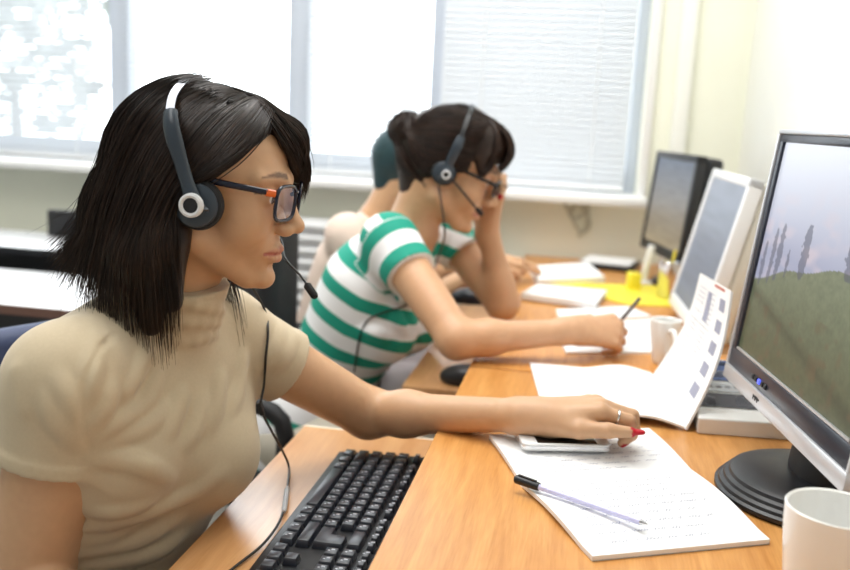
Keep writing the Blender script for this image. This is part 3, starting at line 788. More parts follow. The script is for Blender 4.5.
bm = B(); tube(bm, [kpt(.012, KD-.002, .012), kpt(-.008, KD+.016, .014), kpt(-.03, KD+.03, .014), kpt(-.05, KD+.10, .012)], .0022, 8, smooth=6); obj('cable', bm, m_cable, kb)

# ------------------------------------------------------------------ things on the near desk
rg = np.random.default_rng(11)
def quad_fn(c00, c10, c11, c01, bulge=None):
    c00, c10, c11, c01 = [np.array(c, float) for c in (c00, c10, c11, c01)]
    def f(u, v):
        p = c00*(1-u)*(1-v)+c10*u*(1-v)+c11*u*v+c01*(1-u)*v
        if bulge is not None: p = p+np.array([0, 0, bulge(u, v)])
        return p
    return f
# open exercise book nearest the camera: fold at v=0.5
nA, nB_, nC, nD = (-.098, 1.112), (.110, 1.205), (.211, .898), (.034, .812); fL, fR = (-.046, .972), (.152, 1.072)
nb = thing('exercise_book', (.05, 1.0, DZ), 'open exercise book with pale handwriting under the pen and the phone', 'notebook')
zt = DZ+.0068
bulge = lambda s: (lambda u, v: .0042*sin(pi*min(1, (v if s else 1-v)*1.0))*1.0-.0012*((1-v) if s else v))
f1 = quad_fn((*nA, zt), (*nB_, zt), (*fR, zt-.002), (*fL, zt-.002), lambda u, v: .0025*sin(pi*v)); f2 = quad_fn((*fL, zt-.002), (*fR, zt-.002), (*nC, zt-.001), (*nD, zt-.001), lambda u, v: .0045*sin(pi*min(1, v*1.15)))
for f, s in ((f1, 1), (f2, 2)):
    bm = B(); slab(bm, f, 16, 16, .0050, 0)
    ink(bm, f, scribble(9, .12, .95, .08, .92, rg, amp=.016, step=.010), .00055, 1)
    obj('page', bm, [m_paper, m_ink], nb)
bm = B(); e = .003
slab(bm, lambda u, v: (np.array([*nA, 0])*(1-u)*(1-v)+np.array([*nB_, 0])*u*(1-v)+np.array([*nC, 0])*u*v+np.array([*nD, 0])*(1-u)*v)*1.0+np.array([0, 0, DZ+.0014]), 4, 4, .0012, 0)
obj('cover', bm, mat('book_cover', (.42, .50, .52), .5), nb)
# pen lying across the book
pen = thing('ballpoint_pen', (0, .93, DZ+.01), 'clear ballpoint pen with a black cap lying across the open exercise book', 'pen')
pa = np.array([-.052, .957, DZ+.0145]); pb = np.array([.088, .874, DZ+.0165]); d = pb-pa
bm = B(); tube(bm, [pa+d*.17, pa+d*.95], .0034, 10); obj('barrel', bm, mat('pen_barrel', (.62, .62, .90), .1, spec=.6), pen)
bm = B(); tube(bm, [pa+d*.18, pa+d*.96], .0042*.35, 8); obj('refill', bm, m_bluepl, pen)
bm = B(); tube(bm, [pa+d*.95, pa+d*.975, pa+d*1.0], [.0032, .0018, .0004], 10); obj('tip', bm, m_chrome, pen)
bm = B(); tube(bm, [pa, pa+d*.01, pa+d*.19, pa+d*.2], [.0036, .0050, .0048, .0040], 12); cp = obj('cap', bm, m_black, pen)
bm = B(); off = np.array([0, 0, .0058]); box(bm, tuple(pa+d*.10+off), (np.linalg.norm(d)*.15, .003, .0012), Matrix(((d[0], -d[1], 0), (d[1], d[0], 0), (0, 0, 1))).normalized() if False else Matrix.Rotation(atan2(d[1], d[0]), 3, 'Z'), bev=.0004); obj('clip', bm, m_black, cp)
# phone
ph0 = np.array([-.051, 1.051]); ph1 = np.array([.056, 1.079]); ax = (ph1-ph0)/np.linalg.norm(ph1-ph0); ay = np.array([-ax[1], ax[0]])
PL, PW, PT = .1115, .0590, .0088; pz = DZ+.0128
pc = ph0+ax*PL/2+ay*PW/2
phone = thing('mobile_phone', (pc[0], pc[1], pz), 'white mobile phone with a black screen under the hand on the exercise book', 'phone')
fr = frame((pc[0], pc[1], pz+PT/2), (ax[0], ax[1], 0), (ay[0], ay[1], 0), (0, 0, 1))
def rrect(w, h, r, n=6):
    return [(sx*(w/2-r)+r*cos(a), sy*(h/2-r)+r*sin(a)) for sx, sy, a0 in ((1, 1, 0), (-1, 1, pi/2), (-1, -1, pi), (1, -1, 3*pi/2)) for a in np.linspace(a0, a0+pi/2, n)]
bm = B(); prism(bm, rrect(PL, PW, .009), -PT/2, PT/2, 0, fr, bev=.0012); obj('body', bm, mat('phone_white', (.84, .85, .86), .22), phone)
bm = B(); prism(bm, rrect(PL+.0012, PW+.0012, .0095), -.0016, .0016, 0, fr); obj('metal_band', bm, m_chrome, phone)
bm = B(); box(bm, (.001, 0, PT/2+.0002), (PL*.67, PW*.87, .0004), bev=.0001); bmesh.ops.transform(bm, matrix=fr, verts=bm.verts); obj('screen', bm, mat('phone_screen', (.006, .005, .006), .08), phone)
bm = B(); lathe(bm, [(0, 0), (.0048, 0), (.0048, .0004), (.004, .0002), (0, .0002)], (PL*.42, 0, PT/2), 24); bmesh.ops.transform(bm, matrix=fr, verts=bm.verts); obj('home_button', bm, m_white, phone)
# white mug in the right foreground
def mug(c, r, h, lab, hang, taper=.88):
    root = thing('mug', (c[0], c[1], DZ), lab, 'mug', 'white mugs on the desks'); z0 = DZ+.0008
    bm = B(); lathe(bm, [(0, 0), (r*taper*.8, 0), (r*taper*.86, .003), (r*taper*.93, .010), (r*taper, h*.3), (r*.985, h*.8), (r, h-.001), (r-.0012, h), (r-.0032, h-.0015), (r*.95-.004, h*.7), (r*taper-.004, h*.25), (r*.6, .008), (0, .006)], (c[0], c[1], z0), 64)
    obj('bowl', bm, m_ceramic, root)
    a = radians(hang); dx = np.array([cos(a), sin(a), 0]); o = np.array([c[0], c[1], z0])
    bm = B(); tube(bm, [o+dx*(r*.95)+np.array([0, 0, h*.80]), o+dx*(r+.018)+np.array([0, 0, h*.82]), o+dx*(r+.030)+np.array([0, 0, h*.55]), o+dx*(r+.016)+np.array([0, 0, h*.28]), o+dx*(r*.90)+np.array([0, 0, h*.25])], .0048, 10, smooth=6); obj('handle', bm, m_ceramic, root)
c = onz(838, 508, DZ+.094); mug(c, .043, .094, 'white mug in the right foreground beside the monitor base', -20)
c = onz(660, 364, DZ); mug((c[0]+.004, c[1]+.01), .027, .078, 'white mug on the desk behind the standing magazine page', 285, .75)
# magazine: one leaf flat, one leaf standing
mg = thing('magazine', (.03, 1.37, DZ), 'open white magazine with one leaf lying flat and one leaf standing up', 'magazine')
TL, TR, BRc, BLc = (-.070, 1.494), (.131, 1.490), (.158, 1.226), (-.036, 1.252)
f = quad_fn((*TL, DZ+.004), (*TR, DZ+.006), (*BRc, DZ+.006), (*BLc, DZ+.004), lambda u, v: .010*max(0, sin(pi*min(1, max(0, (u-.45)/.6))))**1.5)
bm = B(); slab(bm, f, 20, 8, .0032, 0); ink(bm, f, scribble(7, .15, .9, .1, .75, rg, amp=.014, step=.010), .0006, 1); obj('flat_leaf', bm, [m_paper, m_ink], mg)
s0 = np.array([.1335, 1.490, DZ+.004]); s1 = np.array([.1600, 1.226, DZ+.003]); t0 = ony(700, 273, 1.505); t1 = ony(731, 291, 1.262)
g = lambda u, v: (s0*(1-v)+s1*v)*(1-u)+(t0*(1-v)+t1*v)*u+np.array([.012*sin(pi*u)-.0, 0, 0])
nb_ = np.cross(t0-s0, s1-s0); nb_ = nrm(nb_); nb_ = nb_ if nb_[0] < 0 else -nb_
def leafslab(bm, g, nu, nv, th):
    t = bmesh.new(); A = [[t.verts.new(g(i/nu, j/nv)) for j in range(nv+1)] for i in range(nu+1)]; C = [[t.verts.new(g(i/nu, j/nv)-nb_*th) for j in range(nv+1)] for i in range(nu+1)]
    for i in range(nu):
        for j in range(nv): t.faces.new((A[i][j], A[i+1][j], A[i+1][j+1], A[i][j+1])); t.faces.new((C[i][j], C[i][j+1], C[i+1][j+1], C[i+1][j]))
    for i in range(nu): t.faces.new((A[i][0], C[i][0], C[i+1][0], A[i+1][0])); t.faces.new((A[i][nv], A[i+1][nv], C[i+1][nv], C[i][nv]))
    for j in range(nv): t.faces.new((A[0][j], A[0][j+1], C[0][j+1], C[0][j])); t.faces.new((A[nu][j], C[nu][j], C[nu][j+1], A[nu][j+1]))
    bmesh.ops.recalc_face_normals(t, faces=t.faces); _merge(bm, t, 0)
bm = B(); leafslab(bm, g, 14, 10, .003)
def patch(u0, u1, v0, v1, mi):
    t = bmesh.new(); n = 4
    G = [[t.verts.new(g(u0+(u1-u0)*i/n, v0+(v1-v0)*j/n)+nb_*.0004) for j in range(n+1)] for i in range(n+1)]
    for i in range(n):
        for j in range(n): t.faces.new((G[i][j], G[i+1][j], G[i+1][j+1], G[i][j+1]))
    _merge(bm, t, mi)
tl = []
for k in range(22): u = .06+k*.04; tl += [[(u, v0), (u, v1)] for v0, v1 in ((.10, .34), (.40, .62)) if rg.random() > .12]
ink(bm, g, tl, .0008, 1, up=nb_*.0005)
ink(bm, g, [[(.3, .08), (.3, .64)], [(.62, .08), (.62, .64)], [(.05, .37), (.92, .37)], [(.05, .66), (.92, .66)]], .0007, 2, up=nb_*.0005)
patch(.66, .90, .40, .52, 1)
for u in (.18, .34, .50, .66, .82):
    patch(u, u+.09, .76, .90, 1); patch(u+.015, u+.05, .79, .87, 2)
patch(.965, .985, .55, .85, 3)
obj('standing_leaf', bm, [m_paper, m_ink, m_print, m_redprint], mg)
# desk calendar with picture panels behind the leaf
cal = thing('desk_calendar', (.225, 1.32, DZ), 'white desk calendar with small blue and dark pictures behind the standing magazine page', 'calendar')
cx0, cx1 = .176, .300
q = [(1.222, 0), (1.222, .022), (1.252, .028), (1.395, .062), (1.400, .060), (1.400, 0)]
bm = B(); t = bmesh.new(); A = [t.verts.new((cx0, a, DZ+b+.0005)) for a, b in q]; C = [t.verts.new((cx1, a+.012, DZ+b+.0005)) for a, b in q]
t.faces.new(A); t.faces.new(C[::-1])
for i in range(len(q)): j = (i+1) % len(q); t.faces.new((A[i], C[i], C[j], A[j]))
bmesh.ops.recalc_face_normals(t, faces=t.faces); bmesh.ops.bevel(t, geom=list(t.edges), offset=.001, segments=2, affect='EDGES'); _merge(bm, t, 0); obj('stand', bm, mat('calendar_card', (.82, .83, .82), .5), cal)
bm = B(); cf = lambda u, v: np.array([cx0+(cx1-cx0)*u, 1.252+.143*v+.012*u, DZ+.0292+.034*v])
def cpatch(u0, u1, v0, v1, mi):
    t = bmesh.new(); t.faces.new([t.verts.new(cf(*p)+np.array([0, -.0002, .0006])) for p in ((u0, v0), (u1, v0), (u1, v1), (u0, v1))]); _merge(bm, t, mi)
cpatch(.02, .98, .02, .28, 1); cpatch(.10, .22, .05, .22, 3); cpatch(.45, .75, .06, .24, 3); cpatch(.80, .92, .06, .2, 4); cpatch(.02, .98, .32, .50, 2)
for k in range(9): cpatch(.06+k*.1, .12+k*.1, .38, .44, 3)
cpatch(.02, .98, .54, .97, 5); cpatch(.1, .4, .60, .74, 2); cpatch(.5, .8, .66, .80, 3); cpatch(.2, .6, .84, .93, 1)
obj('picture_sheet', bm, [m_paper, m_darkprint, mat('print_pale', (.55, .58, .62), .5), m_print, m_redprint, m_blueprint], cal)

# ------------------------------------------------------------------ things on the farther desk
def sheetpx(name, px, zb, th, lab, cat, group=None, m=m_paper, writing=0, bend=.0015, mats=None):
    c = [onz(x, y, zb+th) for x, y in px]; f = quad_fn(c[0], c[1], c[2], c[3], lambda u, v: bend*sin(pi*u)*sin(pi*v))
    bm = B(); slab(bm, f, 10, 10, th, 0)
    if writing: ink(bm, f, scribble(writing, .1, .9, .1, .9, rg), .0007, 1)
    return tag(obj(name, bm, [m, m_ink]), lab, cat, group)
sheetpx('folder', [(536, 281), (668, 286), (673, 306), (628, 304)], DZ, .0030, 'bright yellow card folder lying under the white papers', 'folder', m=m_yellow, bend=0)
sheetpx('paper_sheet', [(556, 309), (628, 306), (652, 316), (560, 322)], DZ, .0022, 'white sheet between the yellow folder and the writing hand', 'paper', 'loose papers', writing=6)
sheetpx('writing_pad', [(553, 325), (655, 318), (668, 352), (566, 352)], DZ, .0045, 'white writing pad under the pencil hand', 'paper', 'loose papers', writing=6)
sheetpx('paper_stack', [(521, 293), (538, 284), (607, 290), (596, 303)], DZ+.0032, .014, 'thick white paper stack left of the yellow folder, nearer of the two', 'paper', 'paper stacks')
sheetpx('paper_stack', [(538, 280), (529, 266), (588, 262), (605, 277)], DZ+.0005, .016, 'white paper stack near the far desk edge', 'paper', 'paper stacks')
# tray-like black and white item near the wall
c = onz(606, 268, DZ)
root = thing('document_tray', tuple(c), 'flat black document holder with white papers at the far end of the desk', 'document tray')
Rz = Matrix.Rotation(radians(-12), 3, 'Z')
bm = B(); box(bm, (c[0]+.012, c[1]+.025, DZ+.008), (.15, .15, .014), Rz, bev=.003); obj('holder', bm, m_black, root)
bm = B(); box(bm, (c[0]+.008, c[1]+.03, DZ+.018), (.14, .13, .006), Rz, bev=.001); obj('papers', bm, m_paper, root)
# yellow note block, white card holder, glass cup
c = onz(633, 290, DZ); Rz = Matrix.Rotation(radians(15), 3, 'Z')
bm = B(); box(bm, (c[0], c[1]+.01, DZ+.022), (.030, .034, .042), Rz, bev=.002); tag(obj('note_block', bm, m_yellow), 'yellow note block standing left of the farthest monitor base', 'notes')
c = onz(644, 283, DZ)
root = thing('card_holder', tuple(c), 'small white upright holder in front of the farthest monitor', 'holder')
bm = B(); box(bm, (c[0]+.002, c[1]-.02, DZ+.055), (.018, .020, .100), Matrix.Rotation(radians(9), 3, 'Y'), bev=.004); obj('upright', bm, m_white, root)
bm = B(); box(bm, (c[0]+.0, c[1]-.02, DZ+.0055), (.034, .036, .009), bev=.003); obj('foot', bm, m_white, root)
c = onz(666, 298, DZ); 
root = thing('metal_cup', (c[0], c[1], DZ), 'shiny metal cup on the yellow folder by the farthest monitor', 'cup')
bm = B(); lathe(bm, [(0, 0), (.021, 0), (.0225, .002), (.0235, .085), (.0225, .086), (.021, .082), (.020, .004), (0, .004)], (c[0], c[1], DZ+.0038), 32); obj('cup_body', bm, m_chrome, root)
bm = B(); tube(bm, [(c[0]-.004, c[1], DZ+.012), (c[0]+.012, c[1]+.006, DZ+.118)], .0034, 8); obj('spoon_handle', bm, m_yellow, root)
# dark mouse near the window-side person
c = onz(474, 303, DZ)
root = thing('computer_mouse', (c[0], c[1], DZ), 'dark blue computer mouse near the far forearm of the striped-shirt person', 'computer mouse', 'computer mice')
def mouse(c, z, ang, m, root):
    S = SDF(); R = rot_ypr(ang); S.ell((c[0], c[1], z+.012), (.055, .031, .024), R, k=0, clip=[(np.array([c[0], c[1], z+.0008]), np.array([0, 0, -1.0]))])
    V, Q = S.mesh(.003); b = np_mesh('shell', V, Q, m, root)
    bm = B(); f = frame((c[0], c[1], z+.0325), *rot_ypr(ang).T); lathe(bm, [(0, -.003), (.006, -.003), (.007, 0), (.006, .003), (0, .003)], (0, 0, 0), 20, 0, Matrix.Rotation(pi/2, 4, 'X')); bmesh.ops.translate(bm, vec=(.028, 0, 0), verts=bm.verts); bmesh.ops.transform(bm, matrix=f, verts=bm.verts); obj('wheel', bm, m_blackm, root)
mouse((c[0], c[1]), DZ, 20, m_navyp, root)
c = onz(447, 380, .675); c = np.array([-.185, 1.60, .675])
root = thing('computer_mouse', tuple(c), 'black computer mouse on the far desk tray, under the striped-shirt person\'s elbow', 'computer mouse', 'computer mice')
mouse((c[0], c[1]), .675, 10, m_black, root)

# ------------------------------------------------------------------ background tables and chairs at left
m_tabletop = mat('grey_white_laminate', (.74, .75, .78), .22); m_tdark = mat('dark_panel', (.018, .019, .024), .5); m_tedge = mat('brown_edge', (.16, .08, .06), .4)
def table(x0, x1, y0, y1, lab, dark):
    root = thing('table', ((x0+x1)/2, (y0+y1)/2, 0), lab, 'table', 'white-topped tables at left')
    bm = B(); box(bm, ((x0+x1)/2, (y0+y1)/2, .7415), (x1-x0, y1-y0, .017), bev=.002); tp = obj('tabletop', bm, m_tabletop, root)
    bm = B(); box(bm, ((x0+x1)/2, y0-.001, .7405), (x1-x0, .004, .0185)); obj('edge_band', bm, m_tdark if dark else m_tedge, tp)
    bm = B(); box(bm, ((x0+x1)/2, y1-.06 if not dark else y0+.10, .52), (x1-x0-.06, .018, .40)); obj('modesty_panel', bm, m_tdark, root)
    for x in (x0+.03, x1-.03):
        for y in (y0+.05, y1-.05):
            bm = B(); box(bm, (x, y, .3665), (.035, .035, .733), bev=.003); obj('leg', bm, m_tdark, root)
ya = onz(0, 304, .75)[1]; yb = onz(0, 268, .75)[1]; yc = onz(0, 246, .75)[1]; yd = onz(0, 229, .75)[1]
table(-2.6, -.90, ya, yb, 'white-topped table with a brown edge at left, nearer the camera', False)
table(-2.9, -1.30, yc, min(yd, WY-.03), 'white-topped table at left against the window wall', True)
c = ony(70, 229, min(yd, WY-.03)-.05)
bm = B(); box(bm, (c[0], c[1], .75+.04), (.13, .03, .078), bev=.004); tag(obj('storage_box', bm, m_blackm), 'black flat box standing on the table by the window wall', 'box')
def office_chair(c, ang, lab, m, bh=.95, arms=True, bw=.42, bx=-.235, bl=.42, tl=-6):
    root = thing('office_chair', (c[0], c[1], 0), lab, 'chair', 'office chairs')
    R = rot_ypr(ang); T = frame((c[0], c[1], 0), R[:, 0], R[:, 1], R[:, 2])
    def P(name, fn, mm, par=root):
        bm = B(); fn(bm); bmesh.ops.transform(bm, matrix=T, verts=bm.verts); return obj(name, bm, mm, par)
    P('seat', lambda b: box(b, (0, 0, .435), (.44, .44, .07), bev=.03, seg=4), m)
    P('backrest', lambda b: box(b, (bx, 0, bh-bl/2), (.05, bw, bl), Matrix.Rotation(radians(tl), 3, 'Y'), bev=.024, seg=4), m)
    P('back_bracket', lambda b: tube(b, [(-.08, 0, .392), (-.27, 0, .40), (min(-.24, bx-.05), 0, .52), (bx-.027, 0, bh-.15)], .018, 10, smooth=5), m_blackm)
    P('gas_column', lambda b: lathe(b, [(0, .08), (.026, .08), (.026, .28), (.016, .285), (.016, .40), (0, .40)], (0, 0, 0), 20), m_blackm)
    for k in range(5):
        a = 2*pi*k/5+.3; e = (cos(a)*.27, sin(a)*.27)
        lg = P('foot', lambda b: tube(b, [(0, 0, .10), (e[0]*.5, e[1]*.5, .09), (e[0], e[1], .066)], [.024, .018, .013], 8), m_blackm)
        P('castor', lambda b: lathe(b, [(0, -.022), (.024, -.022), (.027, -.018), (.027, .018), (.024, .022), (0, .022)], (0, 0, 0), 18, 0, Matrix.Translation((e[0], e[1], .028)) @ Matrix.Rotation(pi/2, 4, 'X')), m_blackm, lg)
    if arms:
        for s in (-1, 1):
            ar = P('armrest', lambda b: tube(b, [(.0, s*.20, .42), (.02, s*.265, .44), (.03, s*.27, .60), (-.10, s*.27, .635), (-.2, s*.27, .63)], .017, 10, smooth=5), m_blackm)
    return root
# ------------------------------------------------------------------ people: materials
m_skin = mat('skin', (.6, .4, .28), 0.42, spec=0.4, attr='Col', sss=0.12, noise=0.06, nscale=90, bump=0.05, bscale=900)
m_hair1 = mat('dark_brown_hair', (.016, .0082, .0055), 0.38, spec=0.40, attr='Col', noise=0.4, nscale=60)
m_hair2 = mat('brown_hair', (.028, .0135, .0085), 0.40, spec=0.35, attr='Col', noise=0.4, nscale=60)
m_hair3 = mat('dark_teal_cover', (.010, .045, .055), 0.5, noise=0.3, nscale=60)
m_beige = mat('beige_jersey', srgb(196, 179, 150), 0.75, noise=0.05, nscale=300, bump=0.12, bscale=900, sheen=0.2)
m_pink = mat('pale_pink_cloth', srgb(226, 204, 190), 0.8, bump=0.1, bscale=700)
m_jeans = mat('blue_grey_denim', (.20, .23, .30), 0.8, noise=0.2, nscale=200, bump=0.2, bscale=900)
m_khaki = mat('pale_khaki_cloth', (.52, .48, .40), 0.8, bump=0.1, bscale=700)
m_eyew = mat('eye_white', (.75, .73, .70), 0.15); m_iris = mat('iris', (.09, .05, .025), 0.1); m_pupil = mat('pupil', (.004, .004, .004), 0.05)
m_slate = mat('slate_plastic', (.035, .048, .065), 0.30); m_foam = mat('black_foam', (.008, .008, .009), 0.8, bump=0.4, bscale=1500)
m_steel = mat('brushed_steel', (.24, .25, .28), 0.30, metal=1.0); m_orange = mat('orange_plastic', (.75, .14, .02), 0.3)
m_lens = glass_mat('spectacle_lens', (.97, .86, .92), 0.30, 0.10)
m_gold = mat('silver_ring', (.8, .8, .82), 0.12, metal=1.0)
m_shoe = mat('dark_shoe_leather', (.02, .018, .016), 0.35)
m_silv = mat('silver_paint', (.72, .73, .75), .3)
m_grayc = mat('grey_connector', (.42, .42, .43), 0.4)
def stripes_mat():
    m, N, L, Bs = nt('teal_white_stripes'); Bs.inputs['Roughness'].default_value = .8
    a = N.new('ShaderNodeAttribute'); a.attribute_name = 'st'
    fr = N.new('ShaderNodeMath'); fr.operation = 'FRACT'; L.new(a.outputs['Fac'], fr.inputs[0])
    cr = N.new('ShaderNodeValToRGB'); e = cr.color_ramp.elements
    w = (*srgb(236, 236, 238), 1); g = (*srgb(22, 150, 128), 1)
    e[0].position = 0; e[0].color = w; e[1].position = 1; e[1].color = w
    for p, c in ((.50, w), (.53, g), (.96, g), (.99, w)):
        x = e.new(p); x.color = c
    L.new(fr.outputs[0], cr.inputs['Fac']); L.new(cr.outputs['Color'], Bs.inputs['Base Color'])
    tc = N.new('ShaderNodeTexCoord'); n2 = N.new('ShaderNodeTexNoise'); n2.inputs['Scale'].default_value = 700; L.new(tc.outputs['Object'], n2.inputs['Vector'])
    bp = N.new('ShaderNodeBump'); bp.inputs['Strength'].default_value = .15; bp.inputs['Distance'].default_value = .002; L.new(n2.outputs['Fac'], bp.inputs['Height']); L.new(bp.outputs['Normal'], Bs.inputs['Normal'])
    return m
m_stripe = stripes_mat()
SKIN = np.array(srgb(204, 162, 126)); LIP = np.array(srgb(178, 108, 94)); BROW = np.array(srgb(92, 62, 46)); RED = np.array((.50, .006, .018))

def basis(up, fwd):
    u = nrm(up); f = np.array(fwd, float); f = nrm(f-u*(f@u)); return np.stack([f, np.cross(u, f), u], 1)
def hfr(O, x, z, left, sc):
    x = nrm(x); z = np.array(z, float); z = nrm(z-x*(z@x)); y = np.cross(x, z) if left else np.cross(z, x)
    return Fr(O, np.stack([x, y, z], 1), sc)
TORSO = [(-.03, -.012, .118, .165), (.08, -.006, .103, .150), (.16, -.006, .080, .124), (.24, -.004, .088, .132), (.32, -.002, .097, .146), (.375, -.010, .088, .146), (.415, -.014, .070, .118), (.445, -.010, .052, .070), (.49, 0, .044, .048)]
def torso_sdf(S, T, off, bust, k=.02):
    S.loft(T.O, T.R, [(z*T.sc, c*T.sc, a*T.sc, b*T.sc) for z, c, a, b in TORSO], k=k, off=off)
    bx, by, bz, br = bust
    for s in (-1, 1): S.ell(T(bx, s*by, bz), np.array([br, br*1.02, br*.98])*T.sc+off, T.R, k=.035)
def limbs_body(S, arms):
    for sh, el, wr, r in arms:
        S.cone(sh, el, r[0], r[1], k=.025); S.cone(el, wr, r[2], r[3], k=.018)
        m = np.array(el)*.75+np.array(wr)*.25; S.ell(m, (r[2]*.94,)*3, k=.02)
def legs(S, T, hips, knees, ankles, r=(.078, .058, .040), k=.03):
    for h, kn, an in zip(hips, knees, ankles):
        S.cone(h, kn, r[0], r[1], k=k); S.cone(kn, an, r[1]*.95, r[2], k=.015)
def shoe(root, an, fw):
    S = SDF(); f = nrm((fw[0], fw[1], 0)); R = basis((0, 0, 1), f); a = np.array(an)
    low = [(np.array([0, 0, .004]), np.array([0, 0, -1.0]))]
    S.ell(np.array([a[0], a[1], .04])-f*.0, (.055, .038, .05), R, k=0, clip=low); S.cone([a[0]-f[0]*.03, a[1]-f[1]*.03, .034], [a[0]+f[0]*.13, a[1]+f[1]*.13, .026], .034, .030, k=.03, clip=low)
    S.cone([a[0], a[1], .06], [a[0], a[1], .105], .045, .046, k=.02)
    V, Q = S.mesh(.005); np_mesh('shoe', V, Q, m_shoe, root)
def ridge(S, pts, h, rad=.011, k=.008, op='u'):
    """soft fold standing h above the cloth: pts are photo pixels, marched onto the surface"""
    W = [x for x in (S.march(*q) for q in pts) if x is not None]
    if len(W) < 2: return None
    W = np.array(catmull(W, 5)); N = S.grad(W); n = len(W)
    prof = np.sin(np.linspace(.12, pi-.12, n))**.7
    if op == 'u': C = W-N*((rad-h*prof)[:, None] if False else (rad+.002-(h+.002)*prof)[:, None])
    else: C = W+N*(rad+.001-(h+.001)*prof)[:, None]
    return C, rad, k, op
def apply_ridges(S, rl):
    for x in rl:
        if x is None: continue
        C, r, k, op = x
        for a, b in zip(C[:-1], C[1:]): S.cone(a, b, r, r, k, op)
def disc(bm, c, ax, prof, seg=40, mi=0):
    ax = nrm(ax); a = nrm(np.cross(ax, [0.13, 0.2, 1])); b = np.cross(ax, a)
    return lathe(bm, prof, c, seg, mi, frame((0, 0, 0), a, b, ax))

# ================================================================== person with long hair in the foreground
H1 = Fr((-.408, .940, 1.066), rot_ypr(4, 7, 0), .885)
T1 = Fr((-.563, .880, .480), basis((.100, .072, .44), (.89, -.45, 0)), 1.0)
shR, elR, wrR = np.array([-.503, .806, .876]), np.array([-.552, .79, .627]), np.array([-.36, .665, .712])
shL, elL, wrL = np.array([-.438, 1.045, .880]), np.array([-.276, 1.180, .744]), np.array([-.042, 1.100, .793])
hipR, hipL = T1(.0, -.085, .03), T1(.0, .085, .03); f1 = np.array([.89, -.45, 0])
knR, knL = hipR+f1*.39+np.array([0, 0, -.01]), hipL+f1*.39+np.array([0, 0, -.01])
anR, anL = knR+f1*-.02+np.array([0, 0, -.40]), knL+f1*.05+np.array([0, 0, -.40])
S = SDF(); head_sdf(S, H1)
S.cone(H1(-.022, 0, -.045), T1(-.005, 0, .435), .049, .050, .022)
torso_sdf(S, T1, -.007, (.060, .064, .303, .052), k=.03)
S.cone(T1(-.01, -.05, .41), shR, .045, .043, .03); S.cone(T1(-.01, .05, .41), shL, .045, .043, .03)
limbs_body(S, [(shR, elR, wrR, (.050, .041, .036, .022)), (shL, elL, wrL, (.044, .0345, .0315, .0200))])
HL1 = hfr(wrL, (1, .05, .11), (-.11, -.12, .98), True, .93)
fing = [[(.088, .016, .010), (.126, .015, -.004), (.129, .015, -.024), (.116, .015, -.036)],
        [(.091, -.002, .010), (.132, -.003, -.004), (.134, -.003, -.026), (.118, -.003, -.037)],
        [(.084, -.020, .008), (.122, -.020, -.008), (.124, -.020, -.028), (.108, -.019, -.037)],
        [(.076, -.037, .002), (.104, -.038, -.010), (.106, -.038, -.026), (.096, -.037, -.034)]]
th = [(.024, .018, -.006), (.060, .034, -.006), (.097, .038, -.006), (.126, .036, -.010)]
hand_sdf(S, HL1, fing, th)
S.ell(HL1(.1350, .0355, -.0100), np.array([.0105, .0060, .0036])*.95, HL1.R@rot_ypr(-6, 6), k=.0012)
HR1 = hfr(wrR, (.85, -.5, -.02), (0, 0, 1), False, .90)
hand_sdf(S, HR1, [[(.088, .022, .004), (.122, .024, .004), (.142, .025, -.010), (.155, .024, -.024)], [(.090, .003, .006), (.128, .004, .006), (.150, .004, -.010), (.162, .004, -.024)], [(.084, -.016, .004), (.120, -.017, .004), (.142, -.017, -.010), (.154, -.016, -.024)], [(.076, -.033, .0), (.102, -.036, -.0), (.118, -.037, -.010), (.128, -.036, -.022)]], [(.026, .024, -.010), (.058, .044, -.016), (.088, .056, -.020), (.106, .060, -.026)])
legs(S, T1, (hipR, hipL), (knR, knL), (anR, anL), (.070, .052, .036))
V, Q = S.mesh(.0021); BODY1 = S
col = np.tile(SKIN, (len(V), 1)); face_cols(H1, V, col, SKIN, LIP, BROW)
q = HL1.inv(V); m = (q[:, 0] > .1265) & (q[:, 1] > .0250); col[m] = RED
for fx in fing[0:1]:
    tp = np.array(fx[-1]); m = (np.linalg.norm(q-tp-np.array([.003, 0, -.004]), axis=1) < .0085) & (q[:, 0] > tp[0]-.002); col[m] = RED*.9
p1 = np_mesh('person', V, Q, m_skin, cols=col)
tag(p1, 'person in a beige turtleneck with long dark hair, one hand on the phone', 'person')
eyes(H1, p1, [m_eyew, m_iris, m_pupil])
# beige turtleneck
S = SDF(); torso_sdf(S, T1, .003, (.060, .064, .303, .055), k=.03)
S.cone(T1(-.012, -.05, .412), shR, .052, .0570, .035); S.cone(T1(-.012, .05, .412), shL, .052, .0515, .035)
for sh, el, ln, rr, tilt in ((shR, elR, .083, (.0600, .0580), (0, 0, 0)), (shL, elL, .102, (.052, .0475), (0, 0, 0))):
    d = nrm(el-sh); e = sh+d*(ln+.05); nn = nrm(d+np.array(tilt)); S.cone(sh, e, rr[0], rr[1], k=.022, clip=[(sh+d*ln, nn)])
    S.cone(sh+d*(ln-.018), e, rr[1]+.0032, rr[1]+.0030, k=.003, clip=[(sh+d*ln, nn), (sh+d*(ln-.014), -nn)])
cb, ct = T1(-.000, 0, .420), H1(-.024, 0, -.126); ca = nrm(ct-cb)
S.cone(cb, ct+ca*.03, .055, .0515, k=.012, clip=[(ct+ca*.004, nrm(ca+np.array([-.30, 0, 0])))])
for k in range(3):
    c = cb*(1-(.30+.24*k))+ct*(.30+.24*k); rg_ = [c+.0505*(T1.R[:, 0]*cos(a)+T1.R[:, 1]*sin(a))+ca*.006*sin(a*2+k) for a in np.linspace(0, 2*pi, 22)]
    for a, b in zip(rg_[:-1], rg_[1:]): S.cone(a, b, .0055, .0055, k=.007)
